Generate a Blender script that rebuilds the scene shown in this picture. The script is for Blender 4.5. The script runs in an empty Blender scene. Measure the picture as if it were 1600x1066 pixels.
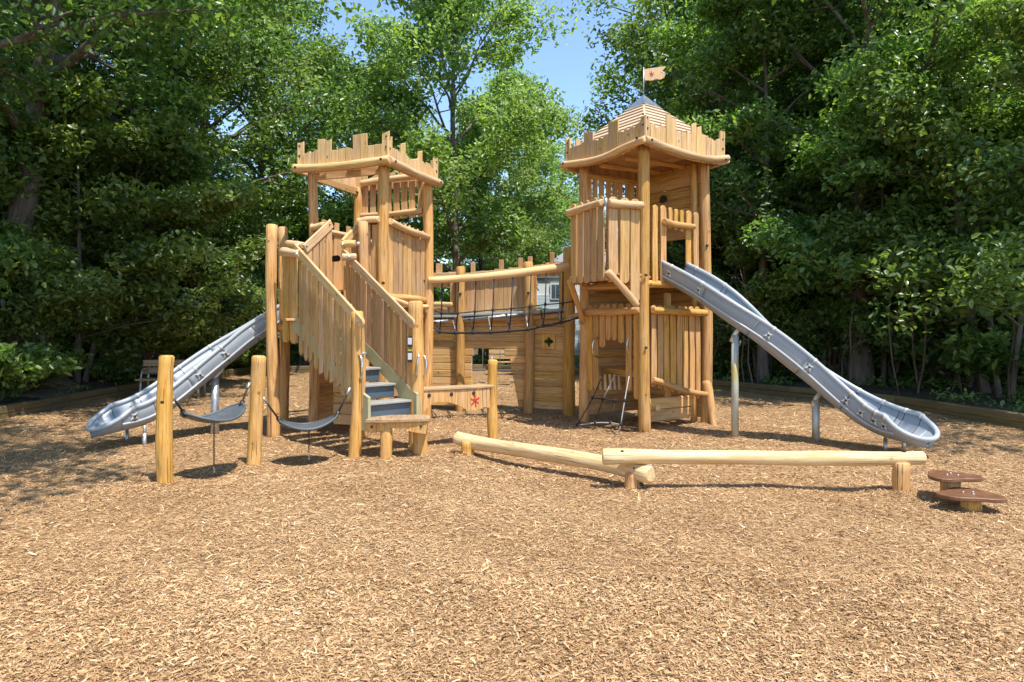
import bpy, math, random
import numpy as np
from mathutils import Vector, Matrix

random.seed(7)
C = bpy.context.scene.collection
S = bpy.context.scene

# ---------------------------------------------------------------- camera, light, exposure
F = 1066.67; HOR = 515.0; EYE = 1.6
cam_data = bpy.data.cameras.new('camera'); cam = bpy.data.objects.new('camera', cam_data)
C.objects.link(cam)
cam.location = (0, 0, EYE); cam.rotation_euler = (math.radians(90), 0, 0)
cam_data.sensor_width = 36; cam_data.lens = 24
cam_data.shift_y = -18 / 1600
cam_data.clip_start = 0.05; cam_data.clip_end = 1500
S.camera = cam

SUN_TRAVEL = Vector((-0.28, 0.36, -1.0)).normalized()
world = bpy.data.worlds.new('World'); S.world = world; world.use_nodes = True
wn = world.node_tree.nodes; wl = world.node_tree.links
bg = wn['Background']
sky = wn.new('ShaderNodeTexSky'); sky.sky_type = 'NISHITA'; sky.sun_disc = False
sky.sun_elevation = math.asin(-SUN_TRAVEL.z)
sky.sun_rotation = math.atan2(-SUN_TRAVEL.x, -SUN_TRAVEL.y)
sky.air_density = 1.0; sky.dust_density = 0.15; sky.ozone_density = 3.2
wl.new(sky.outputs['Color'], bg.inputs['Color']); bg.inputs['Strength'].default_value = 0.15
sl = bpy.data.lights.new('sun', 'SUN'); sl.energy = 3.5; sl.angle = math.radians(0.55)
sl.color = (1.0, 0.955, 0.88)
so = bpy.data.objects.new('sun', sl); C.objects.link(so)
so.rotation_mode = 'QUATERNION'; so.rotation_quaternion = SUN_TRAVEL.to_track_quat('-Z', 'Y')
so.location = (4, -6, 20)
S.view_settings.view_transform = 'Standard'; S.view_settings.look = 'None'
S.view_settings.exposure = 1.04; S.view_settings.gamma = 1.0
S.view_settings.use_curve_mapping = False
S.cycles.max_bounces = 8; S.cycles.transparent_max_bounces = 8

# ---------------------------------------------------------------- helpers
def V(*a): return Vector(a)
def P(px, py, Y): return Vector(((px - 800) / F * Y, Y, EYE - (py - HOR) / F * Y))
def XY(px, Y): return ((px - 800) / F * Y, Y)
def lerp(a, b, t): return a + (b - a) * t
WM = {}                                   # world matrix of every object built

def props(o, label=None, cat=None, group=None, kind=None):
    if label: o['label'] = label
    if cat: o['category'] = cat
    if group: o['group'] = group
    if kind: o['kind'] = kind
    return o

def thing(name, loc, label, cat, group=None, rz=0.0):
    o = bpy.data.objects.new(name, None); C.objects.link(o)
    o.empty_display_size = 0.2
    o.location = loc; o.rotation_euler = (0, 0, rz)
    WM[o] = Matrix.Translation(Vector(loc)) @ Matrix.Rotation(rz, 4, 'Z')
    return props(o, label, cat, group)

def place(name, me, parent, M):
    o = bpy.data.objects.new(name, me); C.objects.link(o)
    WM[o] = M.copy()
    if parent is not None:
        o.parent = parent
        o.matrix_basis = WM[parent].inverted() @ M
    else:
        o.matrix_basis = M
    return o

def mesh(name, vs, fs, mat, smooth=False):
    me = bpy.data.meshes.new(name)
    me.from_pydata([tuple(v) for v in vs], [], fs)
    if isinstance(mat, (list, tuple)):
        for m in mat: me.materials.append(m)
    elif mat: me.materials.append(mat)
    if smooth: me.polygons.foreach_set('use_smooth', [True] * len(me.polygons))
    me.update()
    return me

def frame(o, x, z):
    z = Vector(z).normalized(); x = Vector(x).to_3d() if len(x) == 2 else Vector(x)
    x = (x - z * x.dot(z)).normalized(); y = z.cross(x)
    return Matrix(((x.x, y.x, z.x, o[0]), (x.y, y.y, z.y, o[1]), (x.z, y.z, z.z, o[2]), (0, 0, 0, 1)))

def axis_frame(p0, p1):
    d = Vector(p1) - Vector(p0)
    x = Vector((1, 0, 0)) if abs(d.normalized().x) < 0.8 else Vector((0, 1, 0))
    return frame(p0, x, d), d.length

# tube along a list of local points with radii; returns verts, faces
def tube_geo(pts, rad, seg=10, cap=True, ell=1.0, wob=0.0, rnd=None, closed=False):
    n = len(pts); vs = []; fs = []
    pts = [Vector(p) for p in pts]
    prev = None
    ph = [(rnd or random).uniform(0, 6.28) for _ in range(4)]
    for i, p in enumerate(pts):
        if closed: t = pts[(i + 1) % n] - pts[i - 1]
        else: t = pts[min(i + 1, n - 1)] - pts[max(i - 1, 0)]
        t.normalize()
        if prev is None:
            a = Vector((1, 0, 0)) if abs(t.x) < 0.8 else Vector((0, 1, 0))
        else: a = prev
        x = (a - t * a.dot(t)).normalized(); y = t.cross(x); prev = x
        r = rad[i] if hasattr(rad, '__len__') else rad
        for k in range(seg):
            an = 2 * math.pi * k / seg
            rr = r * (1 + wob * (math.sin(2 * an + ph[0] + i * .35) * .6 + math.sin(3 * an + ph[1] - i * .5) * .4
                                 + .5 * math.sin(an + ph[2] + i * .8)))
            vs.append(p + x * (math.cos(an) * rr) + y * (math.sin(an) * rr * ell))
    m = n if closed else n - 1
    for i in range(m):
        j = (i + 1) % n
        for k in range(seg):
            k2 = (k + 1) % seg
            fs.append((i * seg + k, i * seg + k2, j * seg + k2, j * seg + k))
    if cap and not closed:
        fs.append(tuple(range(seg - 1, -1, -1)))
        fs.append(tuple((n - 1) * seg + k for k in range(seg)))
    return vs, fs

def catmull(pts, per=6):
    pts = [Vector(p) for p in pts]
    q = [pts[0] * 2 - pts[1]] + pts + [pts[-1] * 2 - pts[-2]]
    out = []
    for i in range(1, len(q) - 2):
        for k in range(per):
            t = k / per
            a, b, c, d = q[i - 1], q[i], q[i + 1], q[i + 2]
            out.append(0.5 * ((2 * b) + (c - a) * t + (2 * a - 5 * b + 4 * c - d) * t * t + (3 * b - a - 3 * c + d) * t ** 3))
    out.append(pts[-1].copy())
    return out

def smooth_sides(me, flat_faces=2):
    n = len(me.polygons)
    arr = [True] * n
    for i in range(flat_faces): arr[n - 1 - i] = False
    me.polygons.foreach_set('use_smooth', arr)

def log(name, parent, p0, p1, r0, r1=None, mat=None, bend=0.012, mid=None, seg=14, rings=12, wob=0.035, knots=1.0):
    """peeled round log, irregular and slightly crooked, its long axis on local Z"""
    r1 = r1 if r1 else r0
    M, L = axis_frame(p0, p1)
    Mi = M.inverted()
    if mid:
        base = catmull([Vector((0, 0, 0))] + [Mi @ Vector(m) for m in mid] + [Vector((0, 0, L))], 5)
    else:
        a = random.uniform(0, 6.28); b = random.uniform(0, 6.28)
        base = []
        for i in range(rings + 1):
            t = i / rings
            base.append(Vector((bend * math.sin(t * 3.1 + a) - bend * math.sin(a) * (1 - t) - bend * math.sin(3.1 + a) * t,
                                bend * .7 * (math.sin(t * 4.3 + b) - math.sin(b) * (1 - t) - math.sin(4.3 + b) * t), t * L)))
    n = len(base); rad = []
    c1, c2 = random.uniform(0, 6.28), random.uniform(0, 6.28)
    for i in range(n):
        t = i / (n - 1)
        rad.append(lerp(r0, r1, t) * (1 + knots * (.045 * math.sin(t * 7 + c1) + .03 * math.sin(t * 17 + c2))))
    # chamfered ends
    d0 = (base[1] - base[0]).normalized(); d1 = (base[-1] - base[-2]).normalized()
    ch = min(r0, r1) * .22
    base = [base[0], base[0] + d0 * ch] + base[1:-1] + [base[-1] - d1 * ch, base[-1]]
    rad = [rad[0] * .78, rad[0]] + rad[1:-1] + [rad[-1], rad[-1] * .78]
    vs, fs = tube_geo(base, rad, seg, True, 1.0, wob)
    me = mesh(name, vs, fs, mat or MAT['log']); smooth_sides(me)
    return place(name, me, parent, M)

def arc_top(kind, w, rnd=1.0):
    h = w / 2
    if kind == 'round': return [(h * math.cos(a), h * .85 * math.sin(a)) for a in [math.pi * k / 7 for k in range(8)]]
    if kind == 'point': return [(h, 0), (0.1 * h, h * 1.1), (-.1 * h, h * 1.1), (-h, 0)]
    if kind == 'slant': return [(h, 0), (-h, .35 * w)]
    if isinstance(kind, tuple): return [(h, kind[0]), (-h, kind[1])]
    if kind == 'slantr': return [(h, .35 * w), (-h, 0)]
    return [(h, 0), (-h, 0)]

def board(name, parent, p, across, w, h, t=.028, up=(0, 0, 1), top='flat', bot='flat', mat=None, jit=.003, bev=.005, side=4, bow=0.0):
    """plank: p = centre of its lower end, long axis (up) on local Z, width on X, thickness on Y"""
    M = frame(p, across, up)
    hw = w / 2
    out = []
    bt = arc_top(bot, w); tt = arc_top(top, w)
    bh = max(q[1] for q in bt); th = max(q[1] for q in tt)
    for x, z in reversed(bt): out.append((x, bh - z))              # left -> right along the bottom
    zs = [bh + (h - bh - th) * k / side for k in range(1, side)]
    b1 = random.uniform(-jit, jit) * 2
    for z in zs: out.append((hw + random.uniform(-jit, jit) + b1 * math.sin(z / h * 3.14), z))
    for x, z in tt: out.append((x, h - th + z))
    for z in reversed(zs): out.append((-hw + random.uniform(-jit, jit) + b1 * math.sin(z / h * 3.14), z))
    n = len(out); vs = []; zc = h / 2
    def ring(y, ins):
        for x, z in out:
            sx = max(0, 1 - ins / hw); sz = max(0, 1 - ins / zc)
            vs.append((x * sx, y + bow * math.sin(z / h * 3.14), zc + (z - zc) * sz))
    ring(-t / 2, bev); ring(-t / 2 + bev, 0); ring(t / 2 - bev, 0); ring(t / 2, bev)
    fs = []
    for r in range(3):
        for k in range(n):
            k2 = (k + 1) % n
            fs.append((r * n + k, r * n + k2, (r + 1) * n + k2, (r + 1) * n + k))
    fs.append(tuple(range(n - 1, -1, -1))); fs.append(tuple(3 * n + k for k in range(n)))
    me = mesh(name, vs, fs, mat or MAT['board'])
    return place(name, me, parent, M)

def plate(name, parent, M, outline, t, mat, bev=.004, holes=None):
    """flat cut-out in local XZ, thickness along Y"""
    n = len(outline); cx = sum(o[0] for o in outline) / n; cz = sum(o[1] for o in outline) / n
    vs = []
    for y, ins in ((-t / 2, bev), (-t / 2 + bev, 0), (t / 2 - bev, 0), (t / 2, bev)):
        for x, z in outline:
            d = max(math.hypot(x - cx, z - cz), 1e-4); k = 1 - ins / d
            vs.append((cx + (x - cx) * k, y, cz + (z - cz) * k))
    fs = []
    for r in range(3):
        for k in range(n):
            k2 = (k + 1) % n
            fs.append((r * n + k, r * n + k2, (r + 1) * n + k2, (r + 1) * n + k))
    fs.append(tuple(range(n - 1, -1, -1))); fs.append(tuple(3 * n + k for k in range(n)))
    return place(name, mesh(name, vs, fs, mat), parent, M)

def rod(name, parent, pts, r, mat, seg=8, smooth=True, closed=False):
    o = Vector(pts[0]); M = Matrix.Translation(o)
    vs, fs = tube_geo([Vector(p) - o for p in pts], r, seg, True, closed=closed)
    me = mesh(name, vs, fs, mat)
    if smooth: smooth_sides(me, 0 if closed else 2)
    return place(name, me, parent, M)

BOLT = {}
def bolt(parent, p, n, r=.017, mat=None):
    mat = mat or MAT['dark_metal']
    key = (round(r, 4), mat.name)
    if key not in BOLT:
        vs, fs = tube_geo([(0, 0, -.01), (0, 0, .006), (0, 0, .011)], [r, r, r * .6], 10)
        BOLT[key] = mesh('bolt', vs, fs, mat)
    x = (1, 0, 0) if abs(Vector(n).normalized().x) < .8 else (0, 1, 0)
    return place('bolt', BOLT[key], parent, frame(p, x, n))

# ---------------------------------------------------------------- materials
MAT = {}
def newmat(name):
    m = bpy.data.materials.new(name); m.use_nodes = True
    n = m.node_tree.nodes; l = m.node_tree.links
    b = n['Principled BSDF']
    MAT[name] = m
    return m, n, l, b

def mixc(n, l, fac, a, b, mode='MIX'):
    m = n.new('ShaderNodeMix'); m.data_type = 'RGBA'; m.blend_type = mode
    for s, v in ((0, fac), (6, a), (7, b)):
        if isinstance(v, (int, float)): m.inputs[s].default_value = v
        elif isinstance(v, tuple): m.inputs[s].default_value = (*v, 1) if len(v) == 3 else v
        else: l.new(v, m.inputs[s])
    return m.outputs[2]

def ramp(n, l, src, stops):
    r = n.new('ShaderNodeValToRGB')
    e = r.color_ramp.elements
    while len(e) < len(stops): e.new(.5)
    for k, (p, c) in enumerate(stops):
        e[k].position = p; e[k].color = (*c, 1) if not isinstance(c, (int, float)) else (c, c, c, 1)
    l.new(src, r.inputs[0])
    return r.outputs[0]

def math_(n, l, op, a, b=None, c=None):
    m = n.new('ShaderNodeMath'); m.operation = op
    for k, v in enumerate((a, b, c)):
        if v is None: continue
        if isinstance(v, (int, float)): m.inputs[k].default_value = v
        else: l.new(v, m.inputs[k])
    return m.outputs[0]

def noise(n, l, vec, scale, detail=4, rough=.55, dist=0):
    t = n.new('ShaderNodeTexNoise'); t.inputs['Scale'].default_value = scale
    t.inputs['Detail'].default_value = detail; t.inputs['Roughness'].default_value = rough
    t.inputs['Distortion'].default_value = dist
    l.new(vec, t.inputs['Vector'])
    return t.outputs['Fac']

def mapping(n, l, vec, sc):
    m = n.new('ShaderNodeMapping'); m.inputs['Scale'].default_value = sc
    l.new(vec, m.inputs['Vector'])
    return m.outputs[0]

def wood(name, dark, mid, light, rough=.72, crack=.75, var=.22, knot=True, weather=(.42, .36, .28), wamt=.25):
    m, n, l, b = newmat(name)
    tc = n.new('ShaderNodeTexCoord'); oi = n.new('ShaderNodeObjectInfo')
    off = n.new('ShaderNodeVectorMath'); off.operation = 'SCALE'
    cx = n.new('ShaderNodeCombineXYZ'); l.new(oi.outputs['Random'], cx.inputs[0]); l.new(oi.outputs['Random'], cx.inputs[1]); l.new(oi.outputs['Random'], cx.inputs[2])
    l.new(cx.outputs[0], off.inputs[0]); off.inputs['Scale'].default_value = 37.0
    add = n.new('ShaderNodeVectorMath'); add.operation = 'ADD'
    l.new(tc.outputs['Object'], add.inputs[0]); l.new(off.outputs[0], add.inputs[1])
    v = add.outputs[0]
    g = noise(n, l, mapping(n, l, v, (1, 1, .07)), 34, 6, .62, .6)
    col = ramp(n, l, g, [(.28, dark), (.5, mid), (.74, light)])
    # broad blotches and weathering
    bl = noise(n, l, mapping(n, l, v, (1, 1, .35)), 5.5, 3, .6)
    col = mixc(n, l, ramp(n, l, bl, [(.45, 0), (.75, wamt)]), col, weather)
    # knots
    if knot:
        vo = n.new('ShaderNodeTexVoronoi'); vo.inputs['Scale'].default_value = 3.1
        l.new(mapping(n, l, v, (1.3, 1.3, 1.0)), vo.inputs['Vector'])
        k = ramp(n, l, vo.outputs['Distance'], [(.03, 1), (.10, 0)])
        col = mixc(n, l, math_(n, l, 'MULTIPLY', k, .85), col, tuple(c * .38 for c in dark))
    # long drying cracks
    cr = noise(n, l, mapping(n, l, v, (1, 1, .018)), 60, 3, .5)
    ck = ramp(n, l, cr, [(.61, 0), (.66, crack)])
    col = mixc(n, l, ck, col, tuple(c * .35 for c in dark))
    hv = n.new('ShaderNodeHueSaturation')
    l.new(col, hv.inputs['Color'])
    l.new(math_(n, l, 'MULTIPLY_ADD', oi.outputs['Random'], var * 2, 1.06 - var), hv.inputs['Value'])
    r2 = math_(n, l, 'FRACT', math_(n, l, 'MULTIPLY', oi.outputs['Random'], 17.3))
    l.new(math_(n, l, 'MULTIPLY_ADD', r2, .010, .4945), hv.inputs['Hue'])
    l.new(math_(n, l, 'MULTIPLY_ADD', r2, .14, 1.02), hv.inputs['Saturation'])
    l.new(hv.outputs[0], b.inputs['Base Color'])
    b.inputs['Roughness'].default_value = rough
    bp = n.new('ShaderNodeBump'); bp.inputs['Strength'].default_value = .35; bp.inputs['Distance'].default_value = .006
    l.new(math_(n, l, 'SUBTRACT', g, ck), bp.inputs['Height']); l.new(bp.outputs[0], b.inputs['Normal'])
    return m

wood('log', (.33, .165, .055), (.545, .305, .11), (.68, .42, .185), var=.14)
wood('pale_log', (.50, .33, .16), (.64, .46, .25), (.74, .59, .37), var=.08, wamt=.15, weather=(.62, .55, .44))
wood('board', (.33, .18, .08), (.53, .32, .15), (.64, .43, .23), var=.18, crack=.35)
wood('pale_board', (.42, .25, .12), (.60, .395, .20), (.70, .51, .29), var=.14, crack=.3)
wood('slab', (.34, .18, .065), (.54, .33, .135), (.65, .45, .21), var=.22, crack=.4)
wood('roof_board', (.42, .29, .19), (.58, .43, .30), (.68, .54, .40), var=.12, crack=.3)
wood('timber', (.10, .075, .035), (.17, .125, .06), (.25, .19, .10), var=.2, crack=.5, weather=(.14, .14, .08))
wood('bench_wood', (.25, .15, .07), (.38, .25, .13), (.5, .36, .2), var=.1)

def plain(name, col, rough=.5, metal=0.0, spec=.5, nz=0.0, nscale=20, bump=0.0):
    m, n, l, b = newmat(name)
    tc = n.new('ShaderNodeTexCoord')
    if nz:
        f = noise(n, l, tc.outputs['Object'], nscale, 5, .6)
        lo = tuple(max(0, c * (1 - nz)) for c in col); hi = tuple(min(1, c * (1 + nz)) for c in col)
        l.new(ramp(n, l, f, [(.3, lo), (.7, hi)]), b.inputs['Base Color'])
        l.new(ramp(n, l, f, [(.3, max(0, rough - .08)), (.7, min(1, rough + .1))]), b.inputs['Roughness'])
        if bump:
            bp = n.new('ShaderNodeBump'); bp.inputs['Strength'].default_value = bump; bp.inputs['Distance'].default_value = .004
            l.new(f, bp.inputs['Height']); l.new(bp.outputs[0], b.inputs['Normal'])
    else:
        b.inputs['Base Color'].default_value = (*col, 1); b.inputs['Roughness'].default_value = rough
    b.inputs['Metallic'].default_value = metal
    b.inputs['Specular IOR Level'].default_value = spec
    return m
plain('slide_plastic', (.285, .312, .335), .36, 0, .5, .045, 3)
plain('slide_rim', (.375, .40, .42), .33, 0, .5, .04, 4)
plain('slide_clamp', (.62, .60, .56), .4, .3, .5, .1)
plain('galvanised', (.48, .50, .50), .42, .75, .5, .25, 14)
plain('steel', (.62, .62, .61), .28, .95, .5, .1, 12)
plain('dark_metal', (.05, .045, .04), .45, .6)
plain('rope', (.035, .033, .032), .8, 0, .3, .3, 120, .5)
plain('rope_grey', (.42, .42, .41), .6, 0, .4, .2, 80, .4)
plain('rubber', (.085, .095, .105), .5, 0, .5, .2, 30)
plain('step_blue', (.075, .10, .125), .5, 0, .5, .12, 30)
plain('step_frame', (.34, .33, .29), .5, .1, .5, .1)
plain('stringer', (.40, .36, .20), .55, 0, .4, .08, 40)
plain('brown_panel', (.17, .075, .035), .5, 0, .4, .28, 9)
plain('red_paint', (.48, .02, .02), .5)
plain('deck_grey', (.30, .35, .38), .6, 0, .4, .2, 20)
plain('white_paint', (.72, .74, .74), .5, 0, .4, .04)
plain('siding', (.66, .73, .78), .6, 0, .4, .05)
plain('roof_shingle', (.22, .235, .25), .85, 0, .2, .3, 8)
plain('window_glass', (.05, .07, .09), .12, 0, .8)
plain('cap_metal', (.42, .44, .46), .32, .8, .5, .12, 10)
plain('black_plastic', (.02, .02, .022), .35)
plain('sticker', (.55, .56, .55), .4)
plain('sticker_green', (.35, .42, .05), .4)

# slide support post: galvanised with yellowish-brown staining
m, n, l, b = newmat('stained_steel')
tc = n.new('ShaderNodeTexCoord')
f = noise(n, l, mapping(n, l, tc.outputs['Object'], (6, 6, 1.2)), 1.6, 4, .6, 1.0)
l.new(ramp(n, l, f, [(.4, (.46, .48, .48)), (.5, (.42, .41, .30)), (.56, (.42, .33, .10)), (.7, (.34, .27, .12))]), b.inputs['Base Color'])
b.inputs['Metallic'].default_value = .35; b.inputs['Roughness'].default_value = .45

def bark(name, c0, c1):
    m, n, l, b = newmat(name)
    tc = n.new('ShaderNodeTexCoord')
    f = noise(n, l, mapping(n, l, tc.outputs['Object'], (1, 1, .18)), 9, 6, .7, .8)
    l.new(ramp(n, l, f, [(.35, c0), (.65, c1)]), b.inputs['Base Color']); b.inputs['Roughness'].default_value = .9
    bp = n.new('ShaderNodeBump'); bp.inputs['Strength'].default_value = .8; bp.inputs['Distance'].default_value = .03
    l.new(f, bp.inputs['Height']); l.new(bp.outputs[0], b.inputs['Normal'])
bark('bark', (.075, .058, .045), (.22, .18, .145))
bark('twig_bark', (.09, .06, .04), (.2, .14, .09))

def leafmat(name, dark, mid, light, trans=.35, rough=.36):
    m, n, l, b = newmat(name)
    at = n.new('ShaderNodeAttribute'); at.attribute_name = 'tint'
    oi = n.new('ShaderNodeObjectInfo')
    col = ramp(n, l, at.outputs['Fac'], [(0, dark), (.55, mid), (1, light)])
    hv = n.new('ShaderNodeHueSaturation'); l.new(col, hv.inputs['Color'])
    l.new(math_(n, l, 'MULTIPLY_ADD', oi.outputs['Random'], .03, .485), hv.inputs['Hue'])
    l.new(math_(n, l, 'MULTIPLY_ADD', oi.outputs['Random'], .3, .85), hv.inputs['Value'])
    l.new(hv.outputs[0], b.inputs['Base Color']); b.inputs['Roughness'].default_value = rough
    b.inputs['Specular IOR Level'].default_value = .6
    tr = n.new('ShaderNodeBsdfTranslucent')
    tcol = mixc(n, l, 1.0, hv.outputs[0], (1.5, 1.6, .55), 'MULTIPLY')
    l.new(tcol, tr.inputs['Color'])
    mx = n.new('ShaderNodeMixShader'); mx.inputs[0].default_value = trans
    l.new(b.outputs[0], mx.inputs[1]); l.new(tr.outputs[0], mx.inputs[2])
    l.new(mx.outputs[0], n['Material Output'].inputs['Surface'])
leafmat('leaf_dark', (.045, .095, .032), (.115, .205, .060), (.27, .37, .12), .42)
leafmat('leaf_mid', (.062, .120, .035), (.17, .27, .075), (.37, .48, .15), .45)
leafmat('leaf_bright', (.095, .155, .045), (.215, .29, .10), (.41, .48, .21), .5)

# wood-chip ground
m, n, l, b = newmat('mulch')
tc = n.new('ShaderNodeTexCoord')
pos = tc.outputs['Object']
def chips(rot, sc):
    mp = n.new('ShaderNodeMapping'); mp.inputs['Rotation'].default_value = (0, 0, rot); mp.inputs['Scale'].default_value = sc
    nz = n.new('ShaderNodeTexNoise'); nz.inputs['Scale'].default_value = 14; nz.inputs['Detail'].default_value = 2
    l.new(pos, nz.inputs['Vector'])
    ad = n.new('ShaderNodeVectorMath'); ad.operation = 'MULTIPLY_ADD'
    l.new(nz.outputs['Color'], ad.inputs[0]); ad.inputs[1].default_value = (.07, .07, 0); l.new(pos, ad.inputs[2])
    l.new(ad.outputs[0], mp.inputs['Vector'])
    vo = n.new('ShaderNodeTexVoronoi'); vo.inputs['Scale'].default_value = 1
    l.new(mp.outputs[0], vo.inputs['Vector'])
    return vo
v1 = chips(.5, (34, 95, 1)); v2 = chips(-.9, (100, 30, 1)); v3 = chips(1.3, (28, 60, 1))
cols = [(0, (.15, .07, .028)), (.3, (.31, .168, .07)), (.6, (.50, .30, .14)), (1, (.65, .445, .24))]
def chipcol(vo):
    sx = n.new('ShaderNodeSeparateColor'); l.new(vo.outputs['Color'], sx.inputs[0])
    return ramp(n, l, sx.outputs[0], cols), sx.outputs[1]
c1, h1 = chipcol(v1); c2, h2 = chipcol(v2); c3, h3 = chipcol(v3)
sel = math_(n, l, 'GREATER_THAN', h1, .5)
cc = mixc(n, l, sel, c2, c1)
cc = mixc(n, l, math_(n, l, 'GREATER_THAN', h3, .62), cc, c3)
big = noise(n, l, pos, 1.3, 4, .6)
cc = mixc(n, l, ramp(n, l, big, [(.42, 0), (.7, .35)]), cc, (.27, .16, .085))
gaps = ramp(n, l, noise(n, l, pos, 42, 5, .7), [(.36, .55), (.47, 0)])
cc = mixc(n, l, gaps, cc, (.08, .04, .02))
l.new(cc, b.inputs['Base Color']); b.inputs['Roughness'].default_value = .85
b.inputs['Specular IOR Level'].default_value = .25
bp = n.new('ShaderNodeBump'); bp.inputs['Strength'].default_value = .9; bp.inputs['Distance'].default_value = .015
hh = math_(n, l, 'ADD', math_(n, l, 'ADD', h1, h2), noise(n, l, pos, 60, 4, .7))
l.new(hh, bp.inputs['Height']); l.new(bp.outputs[0], b.inputs['Normal'])

m, n, l, b = newmat('chip')
at = n.new('ShaderNodeAttribute'); at.attribute_name = 'tint'
l.new(ramp(n, l, at.outputs['Fac'], [(0, (.15, .07, .027)), (.25, (.35, .195, .085)), (.6, (.555, .35, .17)), (.9, (.68, .475, .265)), (1, (.78, .64, .46))]), b.inputs['Base Color'])
b.inputs['Roughness'].default_value = .75; b.inputs['Specular IOR Level'].default_value = .3

m, n, l, b = newmat('forest_floor')
tc = n.new('ShaderNodeTexCoord')
f = noise(n, l, tc.outputs['Object'], 9, 8, .75)
f2 = noise(n, l, tc.outputs['Object'], .5, 3, .6)
cc = ramp(n, l, f, [(.35, (.035, .024, .015)), (.52, (.10, .07, .045)), (.66, (.22, .17, .12))])
cc = mixc(n, l, ramp(n, l, f2, [(.5, 0), (.62, .7)]), cc, (.05, .085, .025))
l.new(cc, b.inputs['Base Color']); b.inputs['Roughness'].default_value = .95
bp = n.new('ShaderNodeBump'); bp.inputs['Strength'].default_value = 1; bp.inputs['Distance'].default_value = .05
l.new(f, bp.inputs['Height']); l.new(bp.outputs[0], b.inputs['Normal'])

m, n, l, b = newmat('sandy_soil')
tc = n.new('ShaderNodeTexCoord')
f = noise(n, l, tc.outputs['Object'], 6, 8, .7)
l.new(ramp(n, l, f, [(.35, (.12, .09, .06)), (.55, (.30, .24, .18)), (.7, (.42, .35, .27))]), b.inputs['Base Color'])
b.inputs['Roughness'].default_value = .95
bp = n.new('ShaderNodeBump'); bp.inputs['Strength'].default_value = 1; bp.inputs['Distance'].default_value = .04
l.new(f, bp.inputs['Height']); l.new(bp.outputs[0], b.inputs['Normal'])
# ================================================================ SETTING: ground, mulch, edging
rng = np.random.default_rng(11)
EDGE = [(-8.4, -6), (-8.7, 6), (-9.1, 12.2), (-9.7, 18.4), (-9.6, 25.2), (-1.0, 26.6), (2.2, 24.2), (5.4, 18.5), (7.9, 14.0), (8.3, 10.6), (8.8, 4), (9.2, -6)]
def inside_edge(x, y):
    x = np.asarray(x, float); y = np.asarray(y, float)
    c = np.zeros(x.shape, bool); n = len(EDGE); j = n - 1
    for i in range(n):
        xi, yi = EDGE[i]; xj, yj = EDGE[j]
        c ^= ((yi > y) != (yj > y)) & (x < (xj - xi) * (y - yi) / (yj - yi + 1e-12) + xi)
        j = i
    return c
HEAPS = [(-3.567, 7.03), (-3.05, 8.06), (-1.98, 8.58), (-1.29, 9.1), (-3.55, 10.16), (-1.57, 8.48), (-1.16, 8.72), (-.27, 9.75), (2.07, 10.62),
         (3.24, 11.45), (1.235, 11.79), (-1.93, 10.36), (3.24, 9.92), (4.34, 9.75), (-.555, 8.6), (1.225, 6.9), (3.79, 6.66), (4.10, 6.38), (4.05, 6.02), (-4.5, 10.34)]
HOLES = [(5.1, 8.2, .5), (-5.7, 8.9, .5), (-3.3, 7.5, .45), (-2.6, 8.3, .45), (-1.4, 8.0, .5), (1.6, 10.3, .4)]
def hbase(x, y):
    h = 0
    for a, b in HEAPS: h = h + .035 * np.exp(-((x - a) ** 2 + (y - b) ** 2) / .03)
    for a, b, r in HOLES: h = h - .05 * np.exp(-((x - a) ** 2 + (y - b) ** 2) / (r * r)) + .02 * np.exp(-((x - a - .5) ** 2 + (y - b + .3) ** 2) / (r * r))
    return h
def hmulch(x, y):
    return (.018 * np.sin(x * 1.3 + .6 * y) * np.cos(y * .9 - .3 * x) + .010 * np.sin(3.1 * x - 1.7 * y) + .007 * np.sin(6.3 * x + 5.1 * y)
            + .004 * np.sin(11 * x - 13 * y) + hbase(x, y))

def np_mesh(name, verts, quads, mat, tint=None, smooth=False):
    me = bpy.data.meshes.new(name)
    nv = len(verts); nf = len(quads); k = quads.shape[1]
    me.vertices.add(nv); me.vertices.foreach_set('co', np.asarray(verts, np.float32).ravel())
    me.loops.add(nf * k); me.loops.foreach_set('vertex_index', quads.astype(np.int32).ravel())
    me.polygons.add(nf)
    me.polygons.foreach_set('loop_start', np.arange(0, nf * k, k, dtype=np.int32))
    me.polygons.foreach_set('loop_total', np.full(nf, k, np.int32))
    if smooth: me.polygons.foreach_set('use_smooth', np.ones(nf, bool))
    me.update(calc_edges=True)
    if tint is not None:
        a = me.attributes.new('tint', 'FLOAT', 'FACE'); a.data.foreach_set('value', tint.astype(np.float32))
    for mm in (mat if isinstance(mat, (list, tuple)) else [mat]): me.materials.append(mm)
    return me

def grid_mesh(name, xs, ys, hf, mat, keep=None):
    X, Y = np.meshgrid(xs, ys); Z = hf(X, Y)
    v = np.stack([X.ravel(), Y.ravel(), Z.ravel()], 1)
    nx, ny = len(xs), len(ys)
    i = np.arange(ny - 1)[:, None] * nx + np.arange(nx - 1)[None, :]
    q = np.stack([i, i + 1, i + nx + 1, i + nx], -1).reshape(-1, 4)
    if keep is not None:
        cx = v[q][:, :, 0].mean(1); cy = v[q][:, :, 1].mean(1)
        q = q[keep(cx, cy)]
        used = np.unique(q); mp = -np.ones(len(v), int); mp[used] = np.arange(len(used)); v = v[used]; q = mp[q]
    return np_mesh(name, v, q, mat, smooth=True)

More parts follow.
